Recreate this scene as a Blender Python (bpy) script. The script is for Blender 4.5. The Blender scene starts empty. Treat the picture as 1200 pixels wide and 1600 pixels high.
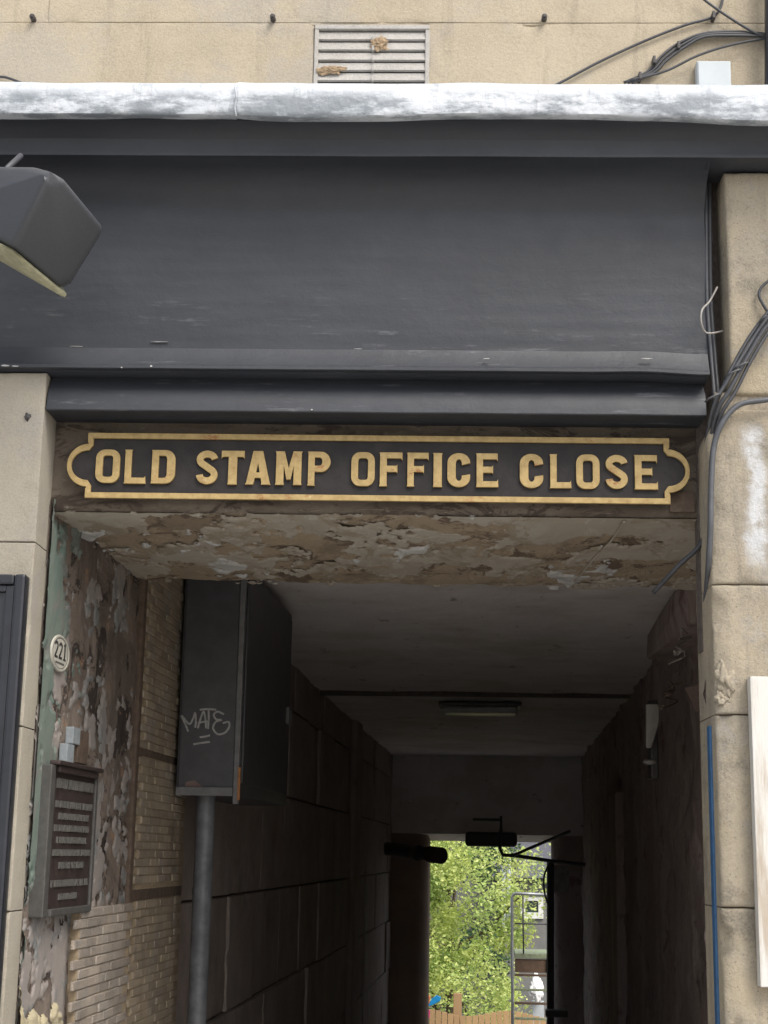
import bpy, bmesh, math, random
from math import sin, cos, tan, pi, radians as rad, sqrt, atan2
from mathutils import Vector, Matrix, noise
random.seed(7)
V = Vector
sc = bpy.context.scene
COL = sc.collection

# ------------------------------------------------------------ camera
CAM = V((0, -4.3, 1.6)); FPX = 2400.0
PITCH, YAW, ROLL = math.atan(533/FPX), rad(1.8), 0.018
cd = bpy.data.cameras.new('camera'); cam = bpy.data.objects.new('camera', cd); COL.objects.link(cam)
cd.sensor_fit = 'VERTICAL'; cd.sensor_height = 24; cd.lens = 24*FPX/1600; cd.clip_start = .05; cd.clip_end = 600
RM = Matrix.Rotation(YAW, 3, 'Z') @ Matrix.Rotation(pi/2+PITCH, 3, 'X') @ Matrix.Rotation(ROLL, 3, 'Z')
cam.matrix_world = Matrix.Translation(CAM) @ RM.to_4x4()
sc.camera = cam

# ------------------------------------------------------------ sky, sun, exposure
SUN_EL, SUN_AZ = rad(50), rad(145)      # azimuth clockwise from +Y: behind the camera, to its right
w = bpy.data.worlds.new('World'); sc.world = w; w.use_nodes = True
wn = w.node_tree; wn.nodes.clear()
sky = wn.nodes.new('ShaderNodeTexSky'); sky.sky_type = 'NISHITA'; sky.sun_disc = False
sky.sun_elevation = SUN_EL; sky.sun_rotation = SUN_AZ; sky.air_density = 1.0; sky.dust_density = 4.0; sky.ozone_density = .6
hs = wn.nodes.new('ShaderNodeHueSaturation'); hs.inputs['Saturation'].default_value = .45
bg = wn.nodes.new('ShaderNodeBackground'); bg.inputs['Strength'].default_value = .15
wo = wn.nodes.new('ShaderNodeOutputWorld')
wn.links.new(sky.outputs[0], hs.inputs['Color']); wn.links.new(hs.outputs[0], bg.inputs['Color']); wn.links.new(bg.outputs[0], wo.inputs[0])
sd = bpy.data.lights.new('sun', 'SUN'); sd.energy = 1.05; sd.angle = rad(24); sd.color = (1, .95, .87)
so = bpy.data.objects.new('sun', sd); COL.objects.link(so)
sdir = V((sin(SUN_AZ)*cos(SUN_EL), cos(SUN_AZ)*cos(SUN_EL), sin(SUN_EL)))
so.rotation_euler = sdir.to_track_quat('Z', 'Y').to_euler()
sc.view_settings.view_transform = 'Standard'; sc.view_settings.look = 'None'
sc.view_settings.exposure = 0.72; sc.view_settings.gamma = 1; sc.view_settings.use_curve_mapping = False

# ------------------------------------------------------------ pixel and passage frames
def ray(px, py): return RM @ V(((px-600)/FPX, (800-py)/FPX, -1))
def onY(px, py, Y):
    r = ray(px, py); return CAM + r*((Y-CAM.y)/r.y)
rv = ray(790, 1335); sk = atan2(rv.x, rv.y)          # passage direction
U = V((sin(sk), cos(sk), 0)); W = V((cos(sk), -sin(sk), 0))
def A(lat, d, h): return CAM + U*d + W*lat + V((0, 0, h))     # passage frame: sideways, along, above the eye
def onL(px, py, lat):
    r = ray(px, py); return CAM + r*(lat/r.dot(W))
def onD(px, py, d):
    r = ray(px, py); return CAM + r*(d/r.dot(U))
def onH(px, py, h):
    r = ray(px, py); return CAM + r*(h/r.z)
def AL(p): q = p-CAM; return (q.dot(W), q.dot(U), q.z)
def X(px, py=600, Y=0): return onY(px, py, Y).x
def Z(py, Y=0, px=600): return onY(px, py, Y).z
ID = lambda x, y, z: V((x, y, z))

# ------------------------------------------------------------ object bookkeeping
def tag(o, label=None, cat=None, group=None, kind=None):
    if label: o['label'] = label
    if cat: o['category'] = cat
    if group: o['group'] = group
    if kind: o['kind'] = kind
    return o
WL = {}
def empty(name, loc, label, cat, group=None):
    o = bpy.data.objects.new(name, None); COL.objects.link(o); o.location = loc; o.empty_display_size = .05
    WL[o] = V(loc); return tag(o, label, cat, group)
def link_mesh(name, me, loc, parent=None):
    o = bpy.data.objects.new(name, me); COL.objects.link(o)
    WL[o] = V(loc)
    if parent: o.parent = parent; o.location = V(loc)-WL[parent]
    else: o.location = loc
    return o
def obj(name, vf, m, parent=None, smooth=False, kind=None, label=None):
    vs, fs = vf
    lo = V((min(v[0] for v in vs), min(v[1] for v in vs), min(v[2] for v in vs)))
    hi = V((max(v[0] for v in vs), max(v[1] for v in vs), max(v[2] for v in vs)))
    c = V(((lo.x+hi.x)/2, (lo.y+hi.y)/2, lo.z))
    me = bpy.data.meshes.new(name); me.from_pydata([V(v)-c for v in vs], [], fs)
    if smooth: me.polygons.foreach_set('use_smooth', [True]*len(me.polygons))
    me.materials.append(m); me.update()
    o = link_mesh(name, me, c, parent)
    if kind: o['kind'] = kind
    if label: o['label'] = label
    return o
def fixn(o):
    bm = bmesh.new(); bm.from_mesh(o.data); bmesh.ops.recalc_face_normals(bm, faces=bm.faces); bm.to_mesh(o.data); bm.free(); return o
def join(*vfs):
    vs, fs = [], []
    for a, b in vfs:
        n = len(vs); vs += list(a); fs += [tuple(i+n for i in f) for f in b]
    return vs, fs
def box(x0, x1, y0, y1, z0, z1, F=ID, bev=0.0, seg=2):
    bm = bmesh.new(); bmesh.ops.create_cube(bm, size=1)
    for v in bm.verts: v.co = V(((x0+x1)/2+v.co.x*(x1-x0), (y0+y1)/2+v.co.y*(y1-y0), (z0+z1)/2+v.co.z*(z1-z0)))
    if bev: bmesh.ops.bevel(bm, geom=bm.edges[:], offset=bev, segments=seg, profile=.6, affect='EDGES')
    bm.verts.index_update()
    r = [F(*v.co) for v in bm.verts], [tuple(v.index for v in f.verts) for f in bm.faces]
    bm.free(); return r
def hull(pts, bev=0, seg=3):
    bm = bmesh.new()
    for p in pts: bm.verts.new(p)
    bmesh.ops.convex_hull(bm, input=bm.verts[:]); bmesh.ops.delete(bm, geom=[v for v in bm.verts if not v.link_faces], context='VERTS'); bmesh.ops.dissolve_limit(bm, angle_limit=.05, verts=bm.verts[:], edges=bm.edges[:])
    if bev: bmesh.ops.bevel(bm, geom=bm.edges[:], offset=bev, segments=seg, profile=.5, affect='EDGES', clamp_overlap=True)
    bm.verts.index_update()
    r = [v.co.copy() for v in bm.verts], [tuple(v.index for v in f.verts) for f in bm.faces]
    bm.free(); return r
def spline(pts, n=8):
    P = [V(p) for p in pts]
    if len(P) < 3: return P
    P = [P[0]*2-P[1]]+P+[P[-1]*2-P[-2]]; out = []
    for i in range(1, len(P)-2):
        for k in range(n):
            t = k/n; a, b, c, d = P[i-1:i+3]
            out.append(.5*((2*b)+(c-a)*t+(2*a-5*b+4*c-d)*t*t+(3*b-a-3*c+d)*t**3))
    return out+[P[-2]]
def tube(pts, r, n=8, smooth=True, rf=None):
    P = spline(pts) if smooth else [V(p) for p in pts]
    vs, fs = [], []
    up = V((.13, .21, .97)); prev = None
    for i, p in enumerate(P):
        t = (P[min(i+1, len(P)-1)]-P[max(i-1, 0)]).normalized()
        a = (prev-t*prev.dot(t)) if prev else t.cross(up)
        a.normalize(); prev = a; b = t.cross(a)
        rr = r if rf is None else rf(i/(len(P)-1))*r
        for k in range(n): vs.append(p+(a*cos(2*pi*k/n)+b*sin(2*pi*k/n))*rr)
    for i in range(len(P)-1):
        for k in range(n): fs.append((i*n+k, i*n+(k+1) % n, (i+1)*n+(k+1) % n, (i+1)*n+k))
    fs += [tuple(range(n-1, -1, -1)), tuple((len(P)-1)*n+k for k in range(n))]
    return vs, fs
def nz(p, s=1.0, seed=0.0): return noise.noise(V((p[0]*s+seed, p[1]*s+seed*1.7, p[2]*s-seed)))
def fb(p, s=1.0, seed=0.0, o=4):
    a, t, f = 1.0, 0.0, s
    for i in range(o): t += a*nz(p, f, seed+i*7.3); a *= .55; f *= 2.1
    return t
def slab(O, eu, ev, en, w_, h_, t_, cell=.02, r=.012, amp=.002, chip=.006, seed=0.0):
    """stone face w_ x h_ with worn rounded arrises, depth t_ along en (into the wall)"""
    def ticks(L_):
        n = max(2, int((L_-3*r)/cell)); q = [1.5*r+(L_-3*r)*k/n for k in range(n+1)]
        return [0, r*.25, r*.7]+q+[L_-r*.7, L_-r*.25, L_]
    us, vs_ = ticks(w_), ticks(h_); nu, nv = len(us)-1, len(vs_)-1; vs, fs = [], []
    for t in vs_:
        for s in us:
            p = O+eu*s+ev*t
            e = min(s, w_-s, t, h_-t)
            c = chip*max(0, fb(p, 9, seed, 3)-.2)*4
            q = min(1, e/r); q2 = min(1, e/(r+c*2.5))
            dep = r*(1-sqrt(max(0, 1-(1-q)**2)))+c*(1-q2)**1.5+amp*fb(p, 6, seed, 4)+amp*.35*nz(p, 60)
            vs.append(p+en*max(dep, -.004))
    for j in range(nv):
        for i in range(nu):
            a = j*(nu+1)+i; fs.append((a, a+1, a+nu+2, a+nu+1))
    ring = [i for i in range(nu+1)]+[j*(nu+1)+nu for j in range(1, nv+1)]+[nv*(nu+1)+i for i in range(nu-1, -1, -1)]+[j*(nu+1) for j in range(nv-1, 0, -1)]
    n0 = len(vs)
    for k in ring:
        j, i = divmod(k, nu+1); vs.append(O+eu*us[i]+ev*vs_[j]+en*t_)
    m = len(ring)
    for k in range(m): fs.append((ring[k], ring[(k+1) % m], n0+(k+1) % m, n0+k))
    return vs, fs
def block(parent, m, *a, name='stone_block', **k): return fixn(obj(name, slab(*a, **k), m, parent, True))
def autosmooth(o, ang=.6):
    for p in o.data.polygons: p.use_smooth = True
    try: o.data.set_sharp_from_angle(angle=ang)
    except Exception: pass
    return o
def sheet(O, eu, ev, nu, nv, f):
    vs = [f(O+eu*(i/nu)+ev*(j/nv), i/nu, j/nv) for j in range(nv+1) for i in range(nu+1)]
    fs = [(j*(nu+1)+i, j*(nu+1)+i+1, (j+1)*(nu+1)+i+1, (j+1)*(nu+1)+i) for j in range(nv) for i in range(nu)]
    return vs, fs
def flakes(O, eu, ev, nu, nv, n_, thick, mask):
    """old paint or plaster skin left on a wall: only where mask > 0, its rim tapering to the surface"""
    idx, vs, fs = {}, [], []
    mm = [[mask(O+eu*(i/nu)+ev*(j/nv), i/nu, j/nv) for i in range(nu+1)] for j in range(nv+1)]
    def vid(i, j):
        if (i, j) not in idx:
            m = mm[j][i]; p = O+eu*(i/nu)+ev*(j/nv)
            t = thick*min(1, max(-.5, m*14)); idx[(i, j)] = len(vs)
            vs.append(p+n_*(t+.0012*nz(p, 25)))
        return idx[(i, j)]
    for j in range(nv):
        for i in range(nu):
            if max(mm[j][i], mm[j][i+1], mm[j+1][i], mm[j+1][i+1]) > 0:
                fs.append((vid(i, j), vid(i+1, j), vid(i+1, j+1), vid(i, j+1)))
    return vs, fs
def extrude2d(loops, P, depth, bev=0.0):
    """outline loops (even-odd) in a plane given by P(u,v) -> world; returns mesh verts/faces via a filled curve"""
    cu = bpy.data.curves.new('t', 'CURVE'); cu.dimensions = '2D'; cu.fill_mode = 'BOTH'; cu.extrude = depth/2; cu.bevel_depth = bev; cu.bevel_resolution = 1
    for lp in loops:
        s = cu.splines.new('POLY'); s.points.add(len(lp)-1); s.use_cyclic_u = True
        for i, p in enumerate(lp): s.points[i].co = (p[0], p[1], 0, 1)
    o = bpy.data.objects.new('t', cu); COL.objects.link(o)
    dg = bpy.context.evaluated_depsgraph_get(); me = bpy.data.meshes.new_from_object(o.evaluated_get(dg))
    vs = [P(v.co.x, v.co.y, v.co.z) for v in me.vertices]; fs = [tuple(p.vertices) for p in me.polygons]
    bpy.data.objects.remove(o); bpy.data.curves.remove(cu); bpy.data.meshes.remove(me)
    return vs, fs
def sweepx(prof, x0, x1, nx, f=None, cap=True):
    vs, fs = [], []; n = len(prof)
    for i in range(nx+1):
        x = x0+(x1-x0)*i/nx
        for k, (y, z) in enumerate(prof):
            p = V((x, y, z)); vs.append(f(p, k) if f else p)
    for i in range(nx):
        for k in range(n-1): fs.append((i*n+k, (i+1)*n+k, (i+1)*n+k+1, i*n+k+1))
        fs.append((i*n+n-1, (i+1)*n+n-1, (i+1)*n, i*n))
    if cap: fs += [tuple(range(n)), tuple(nx*n+k for k in range(n-1, -1, -1))]
    return vs, fs

# ------------------------------------------------------------ materials
class MT:
    def __init__(s, name, rough=.8, metal=0.0, spec=.5):
        s.m = bpy.data.materials.new(name); s.m.use_nodes = True; s.n = s.m.node_tree
        s.b = s.n.nodes['Principled BSDF']; s.b.inputs['Roughness'].default_value = rough
        s.b.inputs['Metallic'].default_value = metal; s.b.inputs['Specular IOR Level'].default_value = spec
        s.g = s.n.nodes.new('ShaderNodeNewGeometry'); s.h = None
    def co(s, scl=(1, 1, 1), loc=(0, 0, 0), rot=(0, 0, 0)):
        mp = s.n.nodes.new('ShaderNodeMapping'); s.n.links.new(s.g.outputs['Position'], mp.inputs[0])
        mp.inputs['Scale'].default_value = scl; mp.inputs['Location'].default_value = loc; mp.inputs['Rotation'].default_value = rot
        return mp.outputs[0]
    def noise(s, scale, detail=6, rough=.6, scl=(1, 1, 1), loc=(0, 0, 0), dist=0):
        t = s.n.nodes.new('ShaderNodeTexNoise'); t.inputs['Scale'].default_value = scale; t.inputs['Detail'].default_value = detail
        t.inputs['Roughness'].default_value = rough; t.inputs['Distortion'].default_value = dist
        s.n.links.new(s.co(scl, loc), t.inputs['Vector']); return t.outputs[0]
    def vor(s, scale, scl=(1, 1, 1), feat='F1'):
        t = s.n.nodes.new('ShaderNodeTexVoronoi'); t.inputs['Scale'].default_value = scale; t.feature = feat
        s.n.links.new(s.co(scl), t.inputs['Vector']); return t.outputs['Distance']
    def rnd(s):
        return s.n.nodes.new('ShaderNodeObjectInfo').outputs['Random']
    def band(s, x, lo, hi):
        t = s.n.nodes.new('ShaderNodeMapRange'); t.interpolation_type = 'SMOOTHSTEP'
        s.n.links.new(x, t.inputs[0]); t.inputs[1].default_value = lo; t.inputs[2].default_value = hi; return t.outputs[0]
    def math(s, op, a, b=0.0):
        t = s.n.nodes.new('ShaderNodeMath'); t.operation = op
        for i, q in enumerate((a, b)):
            if hasattr(q, 'is_linked'): s.n.links.new(q, t.inputs[i])
            else: t.inputs[i].default_value = q
        return t.outputs[0]
    def mix(s, f, a, b):
        t = s.n.nodes.new('ShaderNodeMix'); t.data_type = 'RGBA'
        for i, q in ((0, f), (6, a), (7, b)):
            if hasattr(q, 'is_linked'): s.n.links.new(q, t.inputs[i])
            elif i == 0: t.inputs[0].default_value = q
            else: t.inputs[i].default_value = (*q, 1)
        return t.outputs[2]
    def xyz(s):
        t = s.n.nodes.new('ShaderNodeSeparateXYZ'); s.n.links.new(s.g.outputs['Position'], t.inputs[0]); return t.outputs
    def color(s, c):
        if hasattr(c, 'is_linked'): s.n.links.new(c, s.b.inputs['Base Color'])
        else: s.b.inputs['Base Color'].default_value = (*c, 1)
        return s
    def rough(s, r): s.n.links.new(r, s.b.inputs['Roughness']); return s
    def bump(s, h, strength=.5, dist=.01):
        t = s.n.nodes.new('ShaderNodeBump'); t.inputs['Strength'].default_value = strength; t.inputs['Distance'].default_value = dist
        s.n.links.new(h, t.inputs['Height'])
        if s.h: s.n.links.new(s.h, t.inputs['Normal'])
        s.h = t.outputs[0]; s.n.links.new(s.h, s.b.inputs['Normal']); return s

def stone(name, a, b, dark, scale=3, dirt=.5, bump=.5, rough=.92, speck=True, rv_=.10):
    t = MT(name, rough, spec=.25)
    c = t.mix(t.band(t.noise(scale, 8, .65), .35, .65), a, b)
    c = t.mix(t.math('MULTIPLY', t.band(t.noise(scale*.7, 10, .75, loc=(3, 5, 1)), .52, .72), dirt), c, dark)
    c = t.mix(t.math('MULTIPLY', t.band(t.noise(5, 8, .75, scl=(2.2, 2.2, .22), loc=(6, 2, 4)), .52, .70), dirt*.55), c, dark)
    gy = sum(a)/3; c = t.mix(t.math('MULTIPLY', t.band(t.noise(scale*1.9, 9, .7, loc=(11, 5, 7)), .48, .62), .45), c, (gy*.86, gy*.84, gy*.80))
    c = t.mix(t.math('MULTIPLY', t.band(t.rnd(), 0, 1), rv_), c, dark)
    g = t.noise(160, 4, .7)
    if speck:
        c = t.mix(t.math('MULTIPLY', t.band(g, .35, .62), .28), c, tuple(min(1, q*1.35) for q in a))
        c = t.mix(t.math('MULTIPLY', t.band(t.vor(70), .16, .05), .5), c, dark)
    t.color(c); t.bump(g, bump, .004); t.bump(t.noise(26, 8, .7), bump*.8, .012); return t
def plain(name, c, rough=.6, metal=0.0, var=.15, bump=.15, scale=30, spec=.5):
    t = MT(name, rough, metal, spec); n = t.noise(scale, 8, .7)
    t.color(t.mix(t.band(n, .3, .7), tuple(q*(1-var) for q in c), tuple(q*(1+var) for q in c))); t.bump(n, bump, .003)
    return t.m

m_ash = stone('upper_sandstone', (.42, .365, .275), (.335, .285, .21), (.21, .18, .14), 1.3, 1.0, .4)
ash = m_ash.m
# left pier: greyer, smoother
pier_l = stone('pale_pier_stone', (.335, .305, .25), (.28, .255, .205), (.15, .135, .11), 2.0, .6, .3).m
# right pier: warm with a long pale salt streak
t = MT('right_pier_stone', .92, spec=.25)
c = t.mix(t.band(t.noise(2.6, 8, .7), .35, .65), (.37, .315, .225), (.28, .25, .20))
c = t.mix(t.math('MULTIPLY', t.band(t.noise(3.4, 10, .75, loc=(3, 5, 1)), .50, .66), .75), c, (.13, .12, .10))
c = t.mix(t.math('MULTIPLY', t.band(t.noise(9, 10, .8, loc=(1, 5, 8)), .60, .72), .6), c, (.48, .41, .29))
c = t.mix(t.math('MULTIPLY', t.band(t.noise(5, 8, .75, scl=(2.2, 2.2, .22), loc=(6, 2, 4)), .50, .68), .5), c, (.14, .125, .11))
c = t.mix(t.math('MULTIPLY', t.band(t.noise(7, 9, .75, loc=(2, 5, 7)), .55, .62), .5), c, (.27, .26, .245))
g = t.noise(160, 4, .7); c = t.mix(t.math('MULTIPLY', t.band(g, .35, .62), .25), c, (.52, .45, .34))
c = t.mix(t.math('MULTIPLY', t.band(t.vor(60), .17, .05), .6), c, (.10, .09, .07))
xx, yy, zz = t.xyz()
xc = X(1175, 760); z0, z1 = Z(900), Z(655)
dx = t.math('ABSOLUTE', t.math('SUBTRACT', t.math('ADD', xx, t.math('MULTIPLY', t.noise(5, 6, .7, loc=(9, 0, 0)), .11)), xc+.055))
st = t.math('MULTIPLY', t.band(dx, .040, .008), t.math('MULTIPLY', t.band(zz, z0, z0+.09), t.band(zz, z1, z1-.05)))
c = t.mix(t.math('MULTIPLY', st, t.band(t.noise(22, 8, .8), .25, .55)), c, (.52, .53, .54))
t.color(c); t.bump(g, .5, .004); t.bump(t.noise(26, 8, .7), .5, .012); pier_r = t.m
mortar = plain('old_mortar', (.30, .26, .2), .95, 0, .3, .6, 50)
mortar_dark = plain('sooty_mortar', (.10, .082, .072), .95, 0, .3, .6, 50)
def paint(name, base, light):
    t = MT(name, .42, spec=.5)
    c = t.mix(t.band(t.noise(4, 8, .7, scl=(.35, 1, 1.2)), .35, .7), base, tuple(q*1.35 for q in base))
    cr = t.noise(38, 8, .75, scl=(.10, 1, 1.0)); ln = t.band(cr, .56, .63)
    lowz = t.band(t.xyz()[2], Z(400, .05), Z(560, .05))
    f = t.math('MULTIPLY', t.math('MULTIPLY', ln, lowz), t.band(t.noise(4, 5, .7, loc=(4, 4, 4)), .45, .6))
    c = t.mix(t.math('MULTIPLY', f, .35), c, light)
    c = t.mix(t.band(t.noise(14, 6, .8, scl=(.25, 1, 1), loc=(7, 1, 2)), .755, .77), c, (.45, .45, .43))
    t.color(c); t.rough(t.math('ADD', t.math('MULTIPLY', t.noise(9, 6, .7), .3), .36))
    t.bump(cr, .10, .006); t.bump(t.noise(120, 3, .6), .15, .003); t.bump(t.noise(5, 6, .6), .12, .03); return t.m
paintm = paint('charcoal_gloss_paint', (.0255, .0285, .035), (.20, .205, .22))
t = MT('weathered_lead', .5, .0, spec=.5)
c = t.mix(t.band(t.noise(7, 8, .7, scl=(.6, 1, 1)), .4, .7), (.58, .61, .65), (.45, .49, .53))
n1 = t.noise(9, 10, .72, scl=(.5, 1, 1.4), loc=(3, 1, 2))
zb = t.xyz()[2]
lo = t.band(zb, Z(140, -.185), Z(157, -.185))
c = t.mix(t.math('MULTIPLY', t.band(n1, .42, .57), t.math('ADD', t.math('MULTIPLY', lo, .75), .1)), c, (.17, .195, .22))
c = t.mix(t.math('MULTIPLY', t.band(t.noise(60, 6, .8, scl=(.5, 1, 1)), .58, .7), .5), c, (.12, .13, .15))
c = t.mix(t.math('MULTIPLY', t.band(t.noise(14, 7, .75, scl=(1.6, 1, .22), loc=(4, 4, 1)), .54, .66), .5), c, (.22, .24, .265))
t.color(c); t.bump(t.noise(16, 8, .7), .5, .012); t.bump(t.noise(3.5, 4, .6), .4, .05); lead = t.m
def goldm(name):
    t = MT(name, .55, .15, spec=.4)
    c = t.mix(t.band(t.noise(30, 8, .7), .35, .68), (.42, .305, .13), (.30, .21, .085))
    c = t.mix(t.math('MULTIPLY', t.band(t.noise(55, 8, .75, loc=(1, 2, 3)), .58, .70), .7), c, (.55, .44, .235))
    c = t.mix(t.math('MULTIPLY', t.band(t.noise(80, 8, .75, loc=(5, 2, 3)), .60, .70), .6), c, (.17, .11, .05))
    rz = t.math('MULTIPLY', t.band(t.noise(17, 9, .85, scl=(.6, 1, 1), loc=(7, 7, 3)), .56, .64), .8)
    c = t.mix(rz, c, (.24, .085, .025)); t.color(c); t.bump(t.noise(70, 6, .7), .4, .003); return t.m
gold = goldm('worn_gilt_paint')
t = MT('sign_field_paint', .6, spec=.3)
c = t.mix(t.band(t.noise(10, 8, .7), .35, .7), (.013, .0115, .0115), (.026, .022, .0215))
c = t.mix(t.band(t.noise(14, 6, .75, loc=(2, 8, 1)), .66, .72), c, (.06, .045, .036)); t.color(c); t.bump(t.noise(50, 6, .7), .3, .004); signm = t.m

def peeling(name, cols, scl, seed, bmp=.8, soot=None):
    """bare rough substrate in several earth tones"""
    t = MT(name, .93, spec=.2); a, b, c_, d_ = cols
    n1 = t.noise(4, 10, .72, scl=scl, loc=(seed, 0, 0), dist=.6); n2 = t.noise(7, 10, .75, scl=scl, loc=(0, seed, 0), dist=.8)
    c = t.mix(t.band(n1, .42, .52), a, b); c = t.mix(t.band(n2, .52, .57), c, c_)
    c = t.mix(t.band(t.noise(13, 10, .75, scl=scl, loc=(seed, seed, 3)), .58, .63), c, d_)
    if soot: c = t.mix(t.math('MULTIPLY', t.band(t.noise(2.2, 5, .6, loc=(seed, 4, 2)), .45, .6), .7), c, soot)
    t.color(c); t.bump(n2, bmp, .02); t.bump(t.noise(45, 8, .75), bmp*.7, .008); return t.m
soffit_bare = peeling('bare_lintel_stone', ((.27, .215, .155), (.37, .30, .215), (.16, .12, .09), (.46, .40, .31)), (.9, .5, 1), 2.0, 1.0)
soffit_skin = peeling('grey_lintel_plaster', ((.34, .305, .25), (.39, .36, .305), (.29, .25, .19), (.42, .40, .355)), (.8, .45, 1), 5.0, .4)
soffit_pale = peeling('pale_blue_grey_paint', ((.43, .43, .415), (.47, .47, .455), (.38, .38, .365), (.41, .395, .35)), (.4, 1, 1), 8.0, .2)
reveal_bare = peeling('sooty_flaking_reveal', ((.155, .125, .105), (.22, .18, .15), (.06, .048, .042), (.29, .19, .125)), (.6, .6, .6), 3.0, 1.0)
reveal_skin = peeling('grey_pink_old_paint', ((.25, .23, .215), (.28, .25, .23), (.20, .205, .20), (.31, .29, .265)), (.6, .6, .6), 6.0, .35)
reveal_green = peeling('green_old_paint', ((.125, .165, .14), (.15, .18, .155), (.17, .17, .155), (.09, .10, .085)), (.7, .7, .5), 9.0, .3)
inner_stone = stone('sooty_passage_stone', (.38, .325, .29), (.30, .25, .22), (.14, .115, .10), 2.5, .7, .6, speck=False).m
t = MT('sooty_right_plaster', .8, spec=.3)
c = t.mix(t.band(t.noise(3, 8, .7, scl=(1, 1, .25)), .4, .65), (.34, .275, .26), (.46, .385, .36))
c = t.mix(t.math('MULTIPLY', t.band(t.noise(5, 10, .75, scl=(1, .6, .2), loc=(4, 1, 1)), .56, .68), .8), c, (.60, .53, .50))
c = t.mix(t.band(t.noise(3, 6, .7, loc=(8, 1, 5)), .55, .66), c, (.22, .155, .15))
t.color(c); t.bump(t.noise(12, 8, .7), .7, .03); right_pl = t.m
t = MT('grey_ceiling_paint', .85, spec=.3)
c = t.mix(t.band(t.noise(1.8, 8, .7), .35, .7), (.80, .77, .75), (.70, .67, .66))
c = t.mix(t.math('MULTIPLY', t.band(t.noise(5, 8, .7, scl=(1, .4, 1), loc=(1, 3, 0)), .60, .67), .7), c, (.24, .22, .20))
c = t.mix(t.math('MULTIPLY', t.band(t.noise(1.1, 4, .6, loc=(1, 9, 0)), .48, .62), .5), c, (.52, .47, .40))
t.color(c); t.bump(t.noise(6, 8, .7), .4, .03); ceil_m = t.m
brickm = stone('tan_small_brick', (.41, .34, .245), (.33, .27, .195), (.15, .12, .095), 3.0, .8, .8, speck=False, rv_=.4).m
brick_p = stone('grey_painted_small_brick', (.42, .36, .30), (.32, .28, .235), (.12, .10, .085), 6.0, .9, .8, speck=False, rv_=.4).m
bandm = plain('brown_band_paint', (.10, .07, .05), .8, 0, .3, .4, 30)
cab_m = plain('charcoal_cabinet_metal', (.052, .052, .056), .5, 0, .2, .12, 12)
cab_edge = plain('worn_grey_edge', (.13, .13, .13), .6, 0, .2, .2, 30)
rust = plain('rust_orange', (.32, .14, .05), .9, 0, .4, .3, 40)
pinkp = plain('pinkish_worn_primer', (.17, .12, .105), .85, 0, .2, .2, 60)
chalk = plain('silver_marker', (.30, .30, .29), .7, 0, .25, 0, 80)
pipe_m = plain('grey_painted_iron', (.125, .13, .14), .5, .1, .3, .2, 14)
cable_m = plain('dark_cable_sheath', (.045, .047, .053), .45, 0, .15, .05, 30)
cable_g = plain('grey_cable_sheath', (.075, .079, .088), .45, 0, .15, .05, 30)
cable_l = plain('pale_wire_sheath', (.30, .28, .26), .5, 0, .15, .05, 30)
black_m = plain('black_gloss_wood', (.018, .020, .026), .32, 0, .2, .06, 10)
black_flat = plain('black_board_panel', (.022, .024, .03), .25, 0, .2, .05, 4)
bronze = plain('brown_cast_plaque', (.042, .030, .027), .55, .2, .3, .25, 30)
bronze_hi = plain('worn_grey_letters', (.095, .092, .084), .6, .2, .2, .2, 50)
plq_frame = plain('grey_plaque_frame', (.065, .063, .059), .6, .1, .2, .2, 40)
slate_m = plain('blue_grey_strip', (.23, .255, .27), .7, 0, .15, .2, 40)
white_en = plain('cream_enamel', (.46, .445, .385), .5, 0, .1, .1, 40)
ink = plain('black_numeral_paint', (.03, .03, .03), .5)
vent_m = stone('vent_grey_concrete', (.42, .405, .38), (.35, .335, .31), (.24, .23, .21), 8, .4, .5).m
dark_void = plain('vent_dark_back', (.05, .046, .04), .95)
leafdry = plain('dry_brown_leaf', (.33, .24, .15), .9, 0, .35, .5, 60)
studm = plain('rusted_iron_stud', (.07, .065, .065), .6, .4, .3, .2, 90)
flood_m = plain('floodlight_grey_casting', (.062, .066, .075), .5, .0, .12, .12, 250)
flood_e = plain('olive_floodlight_bezel', (.36, .35, .23), .5, 0, .2, .1, 40)
junc_m = plain('pale_grey_plastic', (.45, .49, .51), .5, 0, .05, .02, 10)
white_wood = MT('weathered_white_wood', .75, spec=.3)
c = white_wood.mix(white_wood.band(white_wood.noise(30, 8, .7, scl=(1, 1, .08)), .45, .66), (.60, .59, .555), (.40, .34, .27))
white_wood.color(c); white_wood.bump(white_wood.noise(40, 6, .7, scl=(1, 1, .08)), .5, .004); white_wood = white_wood.m
board_grey = plain('grey_notice_paper', (.50, .53, .55), .6, 0, .08, .03, 6)
blue_m = plain('bright_blue_paint', (.035, .11, .235), .6, 0, .2, .1, 20)
lamp_plastic = plain('grimy_lamp_plastic', (.32, .31, .29), .45, 0, .15, .05, 20)
lamp_dark = plain('dark_lamp_body', (.06, .055, .052), .5, 0, .15, .05, 20)
pave = stone('pavement_slab_stone', (.50, .48, .45), (.43, .41, .38), (.25, .24, .22), 2, .4, .4).m
t = MT('courtyard_ground', .95); t.color(t.mix(t.noise(.4, 6, .6), (.10, .095, .08), (.07, .085, .045))); court = t.m
setts = stone('worn_passage_setts', (.50, .48, .45), (.42, .40, .37), (.22, .20, .19), 3, .5, .5).m
t = MT('fence_wood', .85, spec=.2); c = t.mix(t.noise(12, 8, .7, scl=(1, 1, .1)), (.50, .33, .17), (.38, .24, .12))
t.color(t.mix(t.math('MULTIPLY', t.rnd(), .35), c, (.25, .16, .09))); fence_m = t.m
bark = plain('tree_bark', (.12, .09, .06), .95, 0, .3, .6, 20)
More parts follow.
